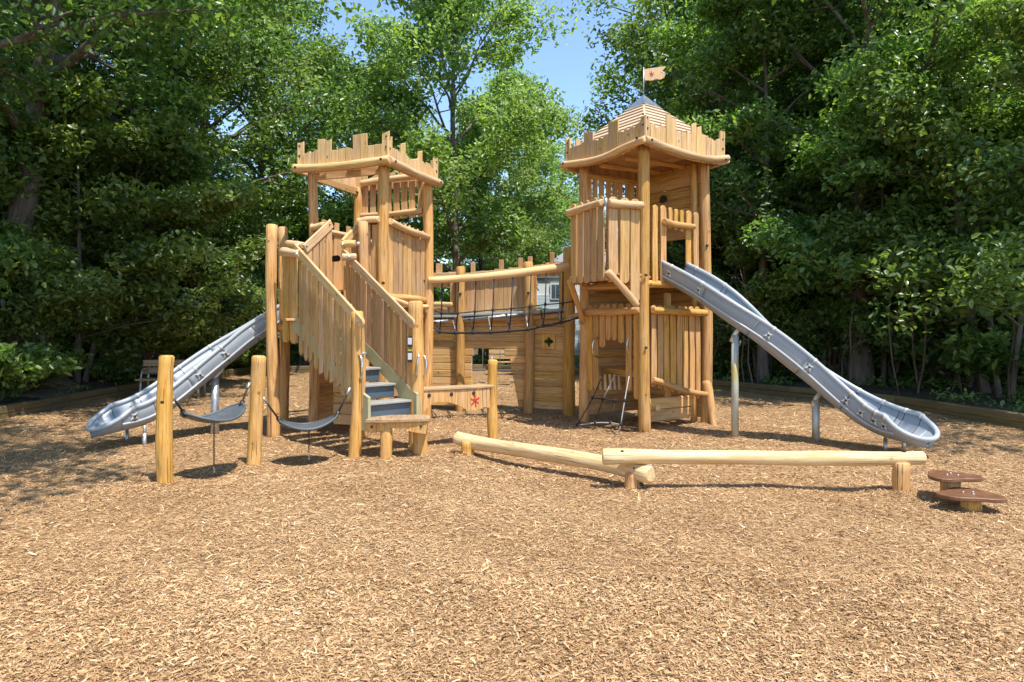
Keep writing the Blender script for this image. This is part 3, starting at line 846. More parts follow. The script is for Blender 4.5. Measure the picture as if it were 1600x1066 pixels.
def knot(parent, p, r=.026, mat=None):
    if 'k' not in BOLT:
        vs, fs = [], []
        for i in range(5):
            a = math.pi * i / 4
            for k in range(8): vs.append(V(math.sin(a) * math.cos(k * .785), math.sin(a) * math.sin(k * .785), math.cos(a)) * (.001 if i in (0, 4) else 1) + (V(0, 0, math.cos(a)) if i in (0, 4) else V(0, 0, 0)))
        for i in range(4):
            for k in range(8): fs.append((i * 8 + k, i * 8 + (k + 1) % 8, (i + 1) * 8 + (k + 1) % 8, (i + 1) * 8 + k))
        BOLT['k'] = mesh('rope_knot', vs, fs, mat or MAT['rope'], True)
    place('rope_knot', BOLT['k'], parent, Matrix.Translation(p) @ Matrix.Diagonal((r, r, r * 1.2, 1)))
for p in midp + lowp: knot(nl, p)

# ---------------------------------------------------------------- staircase with landing
SD = Vector((-.704, .71)).normalized(); SW = Vector((.71, .704)).normalized()
A1 = Vector((-1.83, 8.5)); A2 = A1 + SW * .74
st = thing('staircase', v3(A1 + SW * .37, 0), 'wooden staircase with board railings and blue risers climbing to the left tower', 'staircase')
post(st, -1.98, 8.58, 1.83, .085, bend=.04, dx=.03)
post(st, -1.29, 9.10, 1.98, .10, bend=.03)
post(st, -3.55, 10.16, 3.16, .088, bend=.05, dx=-.02)
post(st, -3.76, 11.2, 3.28, .085, bend=.03)
post(st, -2.21, 10.12, 3.20, .083, bend=.02)
stepr, steprun = .2, .36
zt0 = .66
for i in range(5):
    z = zt0 + stepr * i; q = A1 + SD * (steprun * i)
    a = q + SW * .03; bq = q + SW * .71
    board('tread', st, v3(a + SD * .14, z), SD, .30, .68, .03, up=v3(SW, 0), mat=MAT['step_frame'], jit=0)
    board('riser', st, v3(a + SD * .04, z - .10), (0, 0, 1), .155, .68, .02, up=v3(SW, 0), mat=MAT['step_blue'], jit=0)
# stringers
for base, off in ((A1, 0.0), (A2, 0.0)):
    M = frame(v3(base, 0), (SD.x, SD.y, 0), (0, 0, 1))
    ol = [(-.10, .34), (-.10, .76)]
    for i in range(6):
        x = -.06 + .36 * i; zz = .80 + .2 * i
        ol += [(x + .08, zz), (x + .2, zz + .08)]
    ol += [(1.95, 1.9), (1.95, 1.66), (.35, .78), (.12, .42), (.1, .34)]
    sg = plate('stringer', st, M, ol, .04, MAT['stringer'])
    for x, z in ((-.03, .62), (-.03, .42), (.6, .9), (1.2, 1.25)):
        bolt(sg, M @ V(x, -.022 if base is A1 else -.022, z), M.to_3x3() @ V(0, -1, 0), .016, MAT['steel'])
# railings: sloping top boards with upright pickets
zr0, zr1 = 1.68, 2.74
def slope(t): return zr0 + (zr1 - zr0) * t
for base, side in ((A1 - SW * .03, 0), (A2 + SW * .0, 1)):
    a = base - SD * .02; b_ = base + SD * 1.68
    offv = v3(-SW if side == 0 else -SW, 0) * (.035)
    p0 = v3(a, zr0) + offv; p1 = v3(b_, zr1) + offv
    upd = (p1 - p0)
    rl = board('handrail', st, p0 - upd.normalized() * .06, Vector((0, 0, 1)), .125, upd.length + .1, .04, up=upd, bot='round', mat=MAT['pale_board'], jit=.001, bev=.008)
    for t in (.03, .97): bolt(rl, p0.lerp(p1, t) + v3(-SW, 0) * .02, v3(-SW, 0), .016, MAT['steel'])
    n = 12
    for i in range(n):
        t = (i + .6) / (n + .1)
        q = a.lerp(b_, t) + (-SW if side == 0 else SW * .0) * .012
        zt = slope(t) + .02
        if side == 0:
            zb = .54 + .74 * t + random.uniform(-.03, .03); top = 'slant'
            board('picket', st, v3(q + SW * .03, zb), SD, .098, zt - zb, .03, top='flat', bot=random.choice(['slant', 'point', 'slantr']), mat=MAT['board'], jit=.005)
        else:
            zb = .66 + .2 / .36 * 1.7 * t
            board('picket', st, v3(q + SW * .0, zb), SD, .098, zt - zb, .03, top='flat', bot='slantr', mat=MAT['board'], jit=.003)
# wide boards closing the landing on the left
q0 = Vector(XY(441, 10.0)); q1 = Vector(XY(466, 9.75))
picket_row(st, q0, q1, 2, 1.40, 2.74, .155, t=.04, top='flat', bot='round', mat=MAT['log'])
l1 = log('rail_block', st, P(447, 393, 9.95) + V(-.05, 0, 0), P(469, 397, 9.55), .065, .06, MAT['pale_board'], bend=.004, rings=5)
l2 = log('rail_block', st, P(449, 381, 10.45), P(474, 384, 10.15), .06, .055, MAT['pale_board'], bend=.004, rings=5)
l3 = log('rail_block', st, P(534, 382, 10.2), P(556, 381, 10.15), .055, .055, MAT['pale_board'], bend=.004, rings=5)
l4 = log('rail_block', st, P(534, 402, 9.95), P(557, 402, 10.0), .055, .055, MAT['pale_board'], bend=.004, rings=5)
for p in (P(463, 397, 9.52), P(465, 383, 10.06), P(535, 382, 10.08), P(545, 401, 9.88)): bolt(st, p, (0, -1, .0), .017, MAT['steel'])
for p in (P(439, 396, 10.0), P(557, 381, 10.05)): rod('rail_bracket', st, [p, p + V(.05, 0, 0)], .03, MAT['galvanised'], 8)
# second short flight from the landing to the tower
f0 = P(476, 389, 10.05); f1 = P(518, 349, 10.6)
r_ = board('handrail', st, f0 + V(0, 0, 0), (0, 0, 1), .135, (f1 - f0).length, .04, up=f1 - f0, mat=MAT['pale_board'], jit=.001, bev=.008)
for t in (.08, .93): bolt(r_, f0.lerp(f1, t) + V(0, -.035, 0), (0, -1, 0), .018)
for i in range(4):
    t = (i + .5) / 4; q = f0.lerp(f1, t)
    board('picket', st, V(q.x, q.y + .03, 1.62), (f1 - f0).xy.to_3d(), .12, q.z - 1.62, .03, mat=MAT['board'])
f2 = P(536, 380, 10.3); f3 = P(562, 352, 10.75)
board('handrail', st, f2, (0, 0, 1), .12, (f3 - f2).length, .04, up=f3 - f2, mat=MAT['pale_board'], jit=.001, bev=.008)
for i in range(3):
    t = (i + .5) / 3; q = f2.lerp(f3, t)
    board('picket', st, V(q.x, q.y + .03, 1.62), (f3 - f2).xy.to_3d(), .12, q.z - 1.62, .03, mat=MAT['board'])
E1 = A1 + SD * 1.75; E2 = A2 + SD * 1.75
deck(st, (E1 - SW * .15, E2 + SW * .25, Vector((-2.0, 10.3)), Vector((-3.5, 10.3))), 1.74, 7)
deck(st, (Vector((-3.5, 10.3)), Vector((-2.0, 10.3)), Vector((-3.0, 11.4)), Vector((-3.75, 11.2))), 1.745, 7)
for i in range(2):
    c_ = P(525, 452, 10.55) + V(0, .15 * i, .17 * i)
    board('tread', st, V(c_.x - .33, c_.y + .05, 1.90 + .16 * i), (0, 1, 0), .22, .7, .03, up=(1, 0, 0), mat=MAT['step_frame'], jit=0)
log('landing_beam', st, V(-3.5, 10.2, 1.62), V(-2.2, 10.2, 1.62), .06, .06)
log('landing_beam', st, V(-3.5, 10.25, 1.62), V(-3.75, 11.1, 1.62), .06, .06)
board('picket', st, V(-3.47, 10.25, 1.2), (.2, -.9, 0), .14, 1.5, .03, mat=MAT['log'])
# plates and handles on the newel posts
np_ = V(-1.29, 9.10, 0)
for z, m_ in ((1.44, 'sticker'), (1.24, 'sticker')):
    pl = plate('info_plate', st, frame(np_ + V(-.055, -.098, z), (1, -.12, 0), (0, 0, 1)), [(-.035, -.07), (.035, -.07), (.035, .07), (-.035, .07)], .012, MAT['dark_metal'])
    plate('plate_print', pl, frame(np_ + V(-.056, -.106, z + .005), (1, -.12, 0), (0, 0, 1)), [(-.028, -.045), (.028, -.045), (.028, .045), (-.028, .045)], .006, MAT[m_])
plate('plate_print', st, frame(np_ + V(-.056, -.107, 1.325), (1, -.12, 0), (0, 0, 1)), [(-.025, -.012), (.025, -.012), (.025, .012), (-.025, .012)], .006, MAT['sticker_green'])
def handle(parent, c, up_, out, L=.3):
    c = Vector(c); up_ = Vector(up_); out = Vector(out)
    rod('grab_handle', parent, [c + up_ * L / 2, c + up_ * L * .46 + out * .05, c + up_ * L * .25 + out * .075, c - up_ * L * .25 + out * .075, c - up_ * L * .46 + out * .05, c - up_ * L / 2], .013, MAT['steel'], 8)
handle(st, np_ + V(.05, -.09, 1.14), (0.1, 0, 1), (.03, -1, 0))
handle(st, np_ + V(.09, -.04, 1.12), (0, 0, 1), (.9, -.3, 0), .26)
handle(st, V(-1.92, 8.52, 1.13), (0, 0, 1), (.8, -.6, 0), .3)
rod('rail_bracket', st, [V(-1.90, 8.55, 1.30), V(-1.84, 8.5, 1.30)], .02, MAT['steel'], 8)

# low platform step in front of the staircase
sp = thing('step_platform', V(-1.45, 8.6, 0), 'low wooden platform on two stump legs at the foot of the stairs', 'platform')
plate('platform_top', sp, Matrix.Translation((-1.43, 8.62, .475)) @ Matrix.Rotation(math.radians(-90), 4, 'X') @ Matrix.Rotation(math.radians(-8), 4, 'Y'),
      [(-.40, -.20), (-.2, -.23), (.12, -.21), (.38, -.20), (.40, .0), (.36, .2), (.0, .22), (-.33, .2)], .045, MAT['bench_wood'], .008)
plate('apron', sp, frame((-1.43, 8.47, .30), (1, .10, 0), (0, 0, 1)), [(-.36, .02), (-.22, .03), (-.14, .08), (.1, .08), (.18, .03), (.36, .0), (.38, .148), (-.38, .148)], .04, MAT['log'])
log('leg', sp, V(-1.57, 8.48, -.1), V(-1.57, 8.5, .44), .078, .07, MAT['log'], rings=6)
log('leg', sp, V(-1.16, 8.72, -.1), V(-1.17, 8.74, .44), .095, .09, MAT['log'], rings=6)
for x in (-.3, .3): bolt(sp, V(-1.43 + x, 8.445 + x * .1, .40), (0, -1, 0), .016)

# play counter between the newel post and a round post
pc = thing('play_counter', V(-.72, 9.45, 0), 'wooden play counter with arched apron and red figure emblem beside the stairs', 'counter')
a = V(-1.22, 9.14, 0); b_ = V(-.34, 9.66, 0); dd = (b_ - a).normalized(); nn = V(dd.y, -dd.x, 0)
post(pc, -.27, 9.75, 1.17, .075, bend=.02)
board('counter_top', pc, a + V(0, 0, .80) + nn * -.05, nn, .26, (b_ - a).length + .06, .035, up=dd, mat=MAT['bench_wood'], jit=.004)
CM = frame(a + V(0, 0, .50) + nn * .045, dd, (0, 0, 1)); CL = (b_ - a).length
plate('apron', pc, CM, [(0.0, -.02), (.08, .08), (.2, .125), (.36, .12), (.52, .06), (.66, -.01), (.82, -.03), (.92, .01), (CL, .0), (CL, .275), (0.0, .275)], .04, MAT['log'])
figure_mark(pc, CM @ Matrix.Translation((.78, -.023, .115)), .15)
for x in (.09, .42, .76): bolt(pc, CM @ V(x, -.022, .22), CM.to_3x3() @ V(0, -1, 0), .026)

# ---------------------------------------------------------------- castle wall between the towers
W0 = Vector((-2.3, 13.72)); W1 = Vector((-1.01, 13.46)); W2 = Vector((.31, 13.12)); W3 = Vector((1.06, 12.72))
cw = thing('castle_wall', v3(W1, 0), 'wooden battlement wall with arched doorway between the two castle towers', 'wall')
post(cw, *W1, 2.84, .095, bend=.02); post(cw, *W2, 2.90, .10, bend=.03); post(cw, *W3, 3.12, .112, bend=.02); post(cw, *W0, 2.9, .09)
bk = Vector((0, .1))
def wseg(A, B, n, z0, z1, **k): slab_wall(cw, A + bk, B + bk, z0, z1, n, **k)
wseg(W0, W1, 12, .08, 1.80)
# the middle bay is notched by a doorway that widens downwards
dm = W2 - W1; nrow = 12
for i in range(nrow):
    z0 = .08 + i * (1.72 / nrow); zm = z0 + .07
    h_ = 1.72 / nrow
    if zm < 1.20:
        tl_ = .16 + .02 * (1.2 - zm); tr_ = .70 + .14 * (1.2 - zm)
        if zm > 1.08: tl_ += .03; tr_ -= .05
        spans = ((0, tl_), (tr_, 1))
    else: spans = ((0, 1),)
    for s0, s1 in spans:
        p = W1 + dm * s0 + bk + Vector((0, random.uniform(-.006, .006)))
        cut = .14 * h_ * dm.length * .5 if zm < 1.08 else 0
        board('wall_board', cw, v3(p, zm), (0, 0, 1), h_ - .004, dm.length * (s1 - s0), .045, up=v3(dm, 0), mat=MAT['slab'], jit=.0015, bev=.012,
              bot=(cut, -cut) if s0 > .3 else 'flat')
hm = (W3 - W2)
wseg(W2, W3, 12, .08, 1.80, holes=[(.36, .70, 1.23, 1.51)])
hc_ = v3(W2.lerp(W3, .53) + bk, 1.37); HM = frame(hc_, v3(hm, 0), (0, 0, 1)); hwid = hm.length * .17 - .003
vs = []; fs = []; nh = 32
for y in (-.028, .022):
    for k in range(nh):
        a = 2 * math.pi * k / nh; c_, s_ = math.cos(a), math.sin(a)
        rr_ = .082 * (1 + .28 * math.cos(4 * a)); m_ = min(hwid / max(abs(c_), 1e-6), .141 / max(abs(s_), 1e-6))
        vs += [(rr_ * c_, y, rr_ * s_), (m_ * c_, y, m_ * s_)]
for k in range(nh):
    a0, b0 = 2 * k, 2 * ((k + 1) % nh); o = 2 * nh
    fs += [(a0, a0 + 1, b0 + 1, b0), (o + a0, o + b0, o + b0 + 1, o + a0 + 1), (a0, b0, o + b0, o + a0), (a0 + 1, o + a0 + 1, o + b0 + 1, b0 + 1)]
place('clover_window', mesh('clover_window', vs, fs, MAT['slab']), cw, HM)
# walkway boards and metal tube on top of the lower wall
for A, B, za, zb_ in ((W0, W1, 1.86, 1.86), (W1, W2, 1.88, 1.93), (W2, W3, 1.93, 1.97)):
    a = v3(A, za) + V(0, .02, 0); b_ = v3(B, zb_) + V(0, .02, 0)
    board('walkway_board', cw, a + V(0, .0, .0), (0, 1, .0), .24, (b_ - a).length, .045, up=b_ - a, mat=MAT['deck_grey'], jit=.002)
    log('wall_log', cw, a + V(0, .02, -.10), b_ + V(0, .02, -.10), .055, .055, MAT['board'])
# upper wall of vertical boards with window openings, battlement on top
bk = Vector((0, .16))
def upper(A, B, n, zlow, zhigh, pat, win=None, fascia=None):
    d_ = B - A
    for i in range(n):
        t = (i + .5) / n; c = pat[i % len(pat)]
        zt = zlow + (zhigh - zlow) * t + (.19 if c == 'T' else random.uniform(-.015, .02))
        p = v3(A + d_ * t + bk, 1.84)
        segs = [(1.84, zt)]
        if win and win[0] < t < win[1]: segs = [(1.84, win[2]), (win[3], zt)]
        for s0, s1 in segs:
            board('wall_plank', cw, V(p.x, p.y + random.uniform(-.004, .004), s0), d_.to_3d(), d_.length / n - .004, s1 - s0, .03, mat=MAT['board'], jit=.0015)
upper(W0, W1, 10, 2.72, 2.74, 'LTLLL', win=(.38, .86, 2.12, 2.45))
upper(W1, W2, 14, 2.72, 2.82, 'LLTLLLLLTL', None)
upper(W2, W3, 9, 2.82, 2.92, 'TLLLLTLLL', win=(.2, .8, 1.99, 2.62))
for A, B, za, zb_ in ((W0, W1, 2.66, 2.67), (W1, W2, 2.64, 2.74), (W2, W3, 2.74, 2.80)):
    a = v3(A, za) + V(0, .10, 0); b_ = v3(B, zb_) + V(0, .10, 0)
    board('fascia_board', cw, a, (0, 0, 1), .14, (b_ - a).length, .035, up=b_ - a, mat=MAT['pale_board'])
a = W0.lerp(W1, .36); b_ = W0.lerp(W1, .88)
log('window_sill', cw, v3(a, 2.09) + V(0, .06, 0), v3(b_, 2.09) + V(0, .06, 0), .05, .05, MAT['pale_board'])
for A, B, ts in ((W0, W1, (.37, .87)), (W2, W3, (.16, .84))):
    for t in ts: board('window_jamb', cw, v3(A.lerp(B, t), 1.95) + V(0, .09, 0), (B - A).to_3d(), .09, .72, .05, mat=MAT['log'])
for W, z in ((W1, 2.3), (W2, 2.3), (W3, .45)): bolt(cw, v3(W, z) + V(0, -.11, 0), (0, -1, 0), .026)

# ---------------------------------------------------------------- rope bridge in front of the wall
rb = thing('rope_bridge', V(-.2, 11.8, 0), 'inclined black rope net bridge hanging under a long log between the towers', 'rope bridge')
h0 = V(-1.42, 11.55, 2.43); h1 = V(1.0, 11.95, 2.70)
log('hand_log', rb, h0, h1, .062, .075, MAT['pale_board'], bend=.03, rings=14)
kx = [687, 712, 739, 767, 796, 825, 849, 876]; ky = [518.5, 520, 519.5, 519, 517, 514.5, 509, 504]
my = [489, 489.5, 487, 484.5, 482.5, 479, 476, 474]; ty = [505, 503, 500, 496, 492, 488, 486, 484]
bot_ = [P(x, y, 11.75) for x, y in zip(kx, ky)]; mid_ = [P(x + 3, y, 11.75) for x, y in zip(kx, my)]
far_ = [P(x - 4, y, 12.95) for x, y in zip(kx, ty)]
for k in range(8):
    t = (mid_[k].x - h0.x) / (h1.x - h0.x); tp = h0.lerp(h1, min(max(t + .01, 0), .99)) + V(0, 0, -.03)
    rod('hanger_rope', rb, [tp, mid_[k], bot_[k]], .011, MAT['rope'], 6)
    rod('shackle', rb, [far_[k] + V(-.05, -.02, 0), far_[k] + V(0, -.05, .015), far_[k].lerp(bot_[k], .45) + V(0, 0, .01), bot_[k]], .013, MAT['galvanised' if k % 2 else 'rope'], 6)
    knot(rb, bot_[k], .034); knot(rb, mid_[k], .028)
L0 = P(669, 512, 11.6); R0 = P(904, 497, 11.9)
rod('foot_rope', rb, catmull([L0] + bot_ + [R0], 3), .015, MAT['rope'], 7)
rod('foot_rope', rb, catmull([L0 + V(0, .3, .0)] + [p + V(.02, .35, -.01) for p in bot_] + [R0 + V(0, .3, 0)], 3), .015, MAT['rope'], 7)
rod('side_rope', rb, catmull([P(668, 481, 11.6)] + mid_ + [P(900, 470, 11.9)], 3), .011, MAT['rope'], 7)
for k in range(8): rod('cross_rope', rb, [bot_[k], bot_[k] + V(.02, .35, -.01), far_[k] + V(0, -.03, -.05)], .011, MAT['rope'], 6)
rod('steel_tube', rb, [P(664, 504, 12.98), P(700, 501.5, 12.98)], .03, MAT['galvanised'], 10)
rod('steel_tube', rb, [P(723, 500, 12.97), P(820, 491, 12.92)], .03, MAT['galvanised'], 10)
rod('steel_tube', rb, [P(832, 489, 12.9), P(884, 484, 12.8)], .03, MAT['galvanised'], 10)
rod('rope_end', rb, [P(884, 502, 11.85), P(902, 497, 11.92)], .022, MAT['steel'], 8)
rod('rope_end', rb, [P(671, 514, 11.6), P(684, 518, 11.72)], .018, MAT['steel'], 8)
log('anchor_log', rb, P(888, 497, 12.0), P(906, 493, 11.95), .055, .055, MAT['log'])
# ================================================================ SLIDES
def slide(label, path, n_sec, clamps, hw=.235, wall=.25, lip=.16, start_n=None):
    pts = catmull(path, 10)
    for _ in range(30):
        pts = [pts[0]] + [(pts[i - 1] + pts[i] * 2 + pts[i + 1]) / 4 for i in range(1, len(pts) - 1)] + [pts[-1]]
    root = thing('slide', pts[0] * 1.0, label, 'slide', 'grey wave slides')
    N = len(pts)
    frames = []
    for i, p in enumerate(pts):
        t = (pts[min(i + 1, N - 1)] - pts[max(i - 1, 0)]).normalized()
        s = t.cross(V(0, 0, 1)).normalized()          # to the right of travel
        n_ = s.cross(t).normalized()
        frames.append((p, t, s, n_))
    # cross-section (x right, z up)
    prof = [(-hw - .035, wall), (-hw - .012, wall * .55), (-hw + .015, .10), (-hw + .07, .025), (-hw * .45, .0), (0, -.004),
            (hw * .45, 0), (hw - .07, .025), (hw - .015, .10), (hw + .012, wall * .55), (hw + .035, wall)]
    th = .03
    back = [(-hw - .06, wall - .01), (-hw - .045, wall * .5), (-hw - .03, .04), (-hw + .03, -.045), (-hw * .4, -.05), (0, -.05),
            (hw * .4, -.05), (hw - .03, -.045), (hw + .03, .04), (hw + .045, wall * .5), (hw + .06, wall - .01)]
    loop = prof + back[::-1]
    per = len(loop)
    cuts = [round(k * (N - 1) / n_sec) for k in range(n_sec + 1)]
    def wall_scale(i):
        u = i / (N - 1)
        return 1.0 if u < .93 else 1 - (u - .93) / .07 * .4
    for c0, c1 in zip(cuts, cuts[1:]):
        vs = []; fs = []
        o = frames[c0][0]; idx = list(range(c0, c1 + 1))
        for q, i in enumerate(idx):
            p, t, s, n_ = frames[i]
            sh = t * (.004 if q == 0 else (-.004 if q == len(idx) - 1 else 0))
            k = wall_scale(i)
            for x, z in loop: vs.append(p + sh + s * x + n_ * (z * (k if z > .05 else 1)) - o)
        m = len(idx)
        for q in range(m - 1):
            for k in range(per):
                k2 = (k + 1) % per
                fs.append((q * per + k, (q + 1) * per + k, (q + 1) * per + k2, q * per + k2))
        fs.append(tuple(range(per))); fs.append(tuple((m - 1) * per + k for k in range(per - 1, -1, -1)))
        me = mesh('chute_section', vs, fs, MAT['slide_plastic'])
        smooth_sides(me)
        place('chute_section', me, root, Matrix.Translation(o))
    # lip: rounded scoop at the end
    p, t, s, n_ = frames[-1]
    kk = wall_scale(N - 1)
    nu = 9; vs = []; fs = []
    prof2 = [(x, z * (kk if z > .05 else 1)) for x, z in prof]; back2 = [(x, z * (kk if z > .05 else 1)) for x, z in back]
    lp = prof2 + back2[::-1]
    for j in range(nu):
        u = j / (nu - 1); a = u * math.pi / 2
        sx = max(math.cos(a * .93), .12); fw = lip * 1.55 * math.sin(a)
        for x, z in lp:
            zz = z * (1 - .88 * u) if z > .05 else z - .03 * u
            vs.append(t * fw + s * (x * sx) + n_ * zz + V(0, 0, -.02 * u))
    for q in range(nu - 1):
        for k in range(per):
            k2 = (k + 1) % per
            fs.append((q * per + k, (q + 1) * per + k, (q + 1) * per + k2, q * per + k2))
    fs.append(tuple((nu - 1) * per + k for k in range(per - 1, -1, -1)))
    me = mesh('exit_lip', vs, fs, MAT['slide_plastic'], True)
    place('exit_lip', me, root, Matrix.Translation(p))
    # rims: fat tubes along both edges, joined round the lip
    rim = []
    for i in range(N):
        p, t, s, n_ = frames[i]; rim.append(p - s * (hw + .045) + n_ * (wall * wall_scale(i)))
    arcp = []
    p, t, s, n_ = frames[-1]
    for j in range(1, 12):
        a = math.pi * j / 12
        dz = wall * kk * (1 - .90 * math.sin(a))
        arcp.append(p - s * ((hw + .045) * math.cos(a)) + t * (lip * 1.62 * math.sin(a)) + n_ * dz)
    rim2 = []
    for i in range(N - 1, -1, -1):
        p, t, s, n_ = frames[i]; rim2.append(p + s * (hw + .045) + n_ * (wall * wall_scale(i)))
    allr = rim + arcp + rim2
    rod('rim', root, allr, .032, MAT['slide_rim'], 12)
    # lower edge beads
    for sg in (-1, 1):
        rod('lower_bead', root, [f[0] + f[2] * (sg * (hw + .042)) + f[3] * .05 for f in frames], .018, MAT['slide_rim'], 8)
    for u in clamps:
        i = min(int(u * (N - 1)), N - 1); p, t, s, n_ = frames[i]
        for sg in (-1, 1):
            c = p + s * (sg * (hw + .045)) + n_ * (wall * wall_scale(i))
            rod('clamp', root, [c - t * .018, c + t * .018], .037, MAT['slide_clamp'], 12)
            # star bracket with a bolt on the outside
            M = frame(c - n_ * .12 + s * (sg * .014), s.cross(n_) * 1.0, n_)
            M = Matrix.Translation(c - n_ * .115 + s * (sg * .012)) @ M.to_3x3().to_4x4()
            star = [(.05, .045), (.02, .012), (.05, -.045), (0, -.022), (-.05, -.045), (-.02, .012), (-.05, .045), (0, .028)]
            br = plate('bracket', root, M, star, .02, MAT['slide_clamp'], .002)
            bolt(br, c - n_ * .115 + s * (sg * .028), s * sg, .018)
        seam = [p + s * x + n_ * (z * (wall_scale(i) if z > .05 else 1)) + n_ * .003 for x, z in prof]
        rod('seam', root, seam, .004, MAT['dark_metal'], 5)
    return root, frames

rs, rf_ = slide('long grey slide running down to the right from the right tower', [V(2.55, 11.02, 2.44), V(2.93, 10.45, 2.12), V(3.33, 10.02, 1.68), V(3.82, 9.84, 1.24), V(4.32, 9.70, .80), V(4.76, 9.42, .42), V(5.00, 9.05, .26), V(5.09, 8.68, .235)],
    6, (.05, .17, .385, .52, .675, .77, .865, .955))
def support(root, x, y, z, r=.052, mat='stained_steel', lean=(0, 0)):
    rod('support_post', root, [V(x, y, -.1), V(x + lean[0], y + lean[1], z)], r, MAT[mat], 14)
    rod('support_saddle', root, [V(x - .05, y, z - .10), V(x + .01, y, z + .03), V(x + .12, y, z + .16)], .035, MAT['slide_clamp'], 8)
support(rs, 3.24, 9.92, 1.52); support(rs, 4.34, 9.75, .60)
for x, y in ((4.95, 9.05), (5.27, 9.18)):
    rod('foot', rs, [V(x, y, -.08), V(x, y, .15)], .026, MAT['galvanised'], 10)
    rod('foot', rs, [V(x, y, .12), V(x, y, .26)], .019, MAT['galvanised'], 10)
ls, lf_ = slide('grey slide running down to the left from the staircase landing', [V(-3.55, 11.0, 1.80), V(-3.95, 10.83, 1.52), V(-4.30, 10.66, 1.25), V(-4.64, 10.36, .93), V(-4.95, 10.0, .58), V(-5.22, 9.62, .33), V(-5.44, 9.27, .28)],
    5, (.12, .4, .55, .78, .94))
support(ls, -4.50, 10.34, .86, .06, 'galvanised')
for x, y in ((-5.06, 9.40), (-5.50, 9.75)):
    rod('foot', ls, [V(x, y, -.08), V(x, y, .17)], .026, MAT['galvanised'], 10)
    rod('foot', ls, [V(x, y, .14), V(x, y, .28)], .019, MAT['galvanised'], 10)

# ================================================================ SWING SEATS BETWEEN LOW POSTS
lp1 = log('log_post', None, (-3.567, 7.03, -.12), (-3.555, 7.03, 1.335), .082, .076, MAT['log'], bend=.015, seg=18, rings=16)
props(lp1, 'upright round log post at the far left, holding one end of the first rubber hammock', 'post', 'low log posts of the hammock swings')
lp2 = log('log_post', None, (-3.05, 8.06, -.12), (-2.99, 8.06, 1.29), .082, .08, MAT['log'], bend=.02, seg=18, rings=16)
props(lp2, 'upright round log post between the two rubber hammocks', 'post', 'low log posts of the hammock swings')
bolt(lp1, (-3.56, 6.948, .86), (0, -1, 0), .022)
def hammock(label, e0, e1, a0, a1, sag, cy, w=.225):
    """leaf-shaped curved rubber seat from e0 to e1, hung on cables to a0 and a1, chained to the ground"""
    mid = (e0 + e1) / 2
    r = thing('hammock_seat', V(mid.x, mid.y, 0), label, 'hammock seat', 'black rubber hammock seats')
    d = (e1 - e0); L = d.length; dn = d.normalized(); sd = V(dn.y, -dn.x, 0).normalized()
    vs = []; fs = []; nu, nv = 17, 9
    for layer in (0, 1):
        for i in range(nu):
            u = i / (nu - 1); c = e0.lerp(e1, u) + V(0, 0, -sag * math.sin(math.pi * u) ** .9)
            ww = .028 + w * math.sin(math.pi * u) ** .6
            for j in range(nv):
                q = j / (nv - 1) * 2 - 1
                vs.append(c + sd * (q * ww) + V(0, 0, .035 * q * q * math.sin(math.pi * u) - layer * .016) - V(mid.x, mid.y, 0))
    n0 = nu * nv
    for i in range(nu - 1):
        for j in range(nv - 1):
            k = i * nv + j
            fs.append((k, k + nv, k + nv + 1, k + 1)); fs.append((n0 + k, n0 + k + 1, n0 + k + nv + 1, n0 + k + nv))
        for j in (0, nv - 1):
            k = i * nv + j; f = (k, n0 + k, n0 + k + nv, k + nv)
            fs.append(f if j == 0 else f[::-1])
    fs.append(tuple([j for j in range(nv)] + [n0 + j for j in range(nv - 1, -1, -1)]))
    k = (nu - 1) * nv
    fs.append(tuple([k + j for j in range(nv - 1, -1, -1)] + [n0 + k + j for j in range(nv)]))
    me = mesh('seat', vs, fs, MAT['rubber'], True)
    place('seat', me, r, Matrix.Translation((mid.x, mid.y, 0)))
    rim = []
    for sgn in (1, -1):
        for i in (range(nu) if sgn == 1 else range(nu - 1, -1, -1)):
            u = i / (nu - 1); c = e0.lerp(e1, u) + V(0, 0, -sag * math.sin(math.pi * u) ** .9)
            ww = .028 + w * math.sin(math.pi * u) ** .6
            rim.append(c + sd * (sgn * ww) + V(0, 0, .035 * math.sin(math.pi * u) - .006))
    rod('seat_rim', r, rim, .016, MAT['rubber'], 8, closed=True)
    for e, a in ((e0, a0), (e1, a1)):
        rod('cable', r, [e, a], .012, MAT['rope'], 7)
        rod('cable_end', r, [e.lerp(a, .72), a], .017, MAT['galvanised'], 8)
        rod('swivel', r, [e + (e - a).normalized() * .04, e.lerp(a, .12)], .026, MAT['dark_metal'], 9)
    # chain to the ground
    c = mid + V(0, 0, -sag - .02); z = c.z; k = 0
    while z > .01:
        pts = []
        for q in range(8):
            an = q * .785
            x = .009 * math.cos(an); zz = .02 * math.sin(an)
            pts.append(V(c.x + (x if k % 2 else 0), c.y + (0 if k % 2 else x), z + zz))
        rod('chain_link', r, pts, .0035, MAT['dark_metal'] if z > .1 else MAT['steel'], 5, closed=True)
        z -= .031; k += 1
    return r
hammock('black curved rubber hammock seat between the two short log posts at the left', P(287, 645, 7.22), P(378, 630, 7.85), P(268, 618, 7.06), P(390, 598, 8.0), .15, 0)
hammock('black curved rubber hammock seat hung between a short log post and the stair newel', P(437, 657, 8.22), P(527, 648, 8.45), P(410, 620, 8.08), P(547, 606, 8.52), .14, 0)

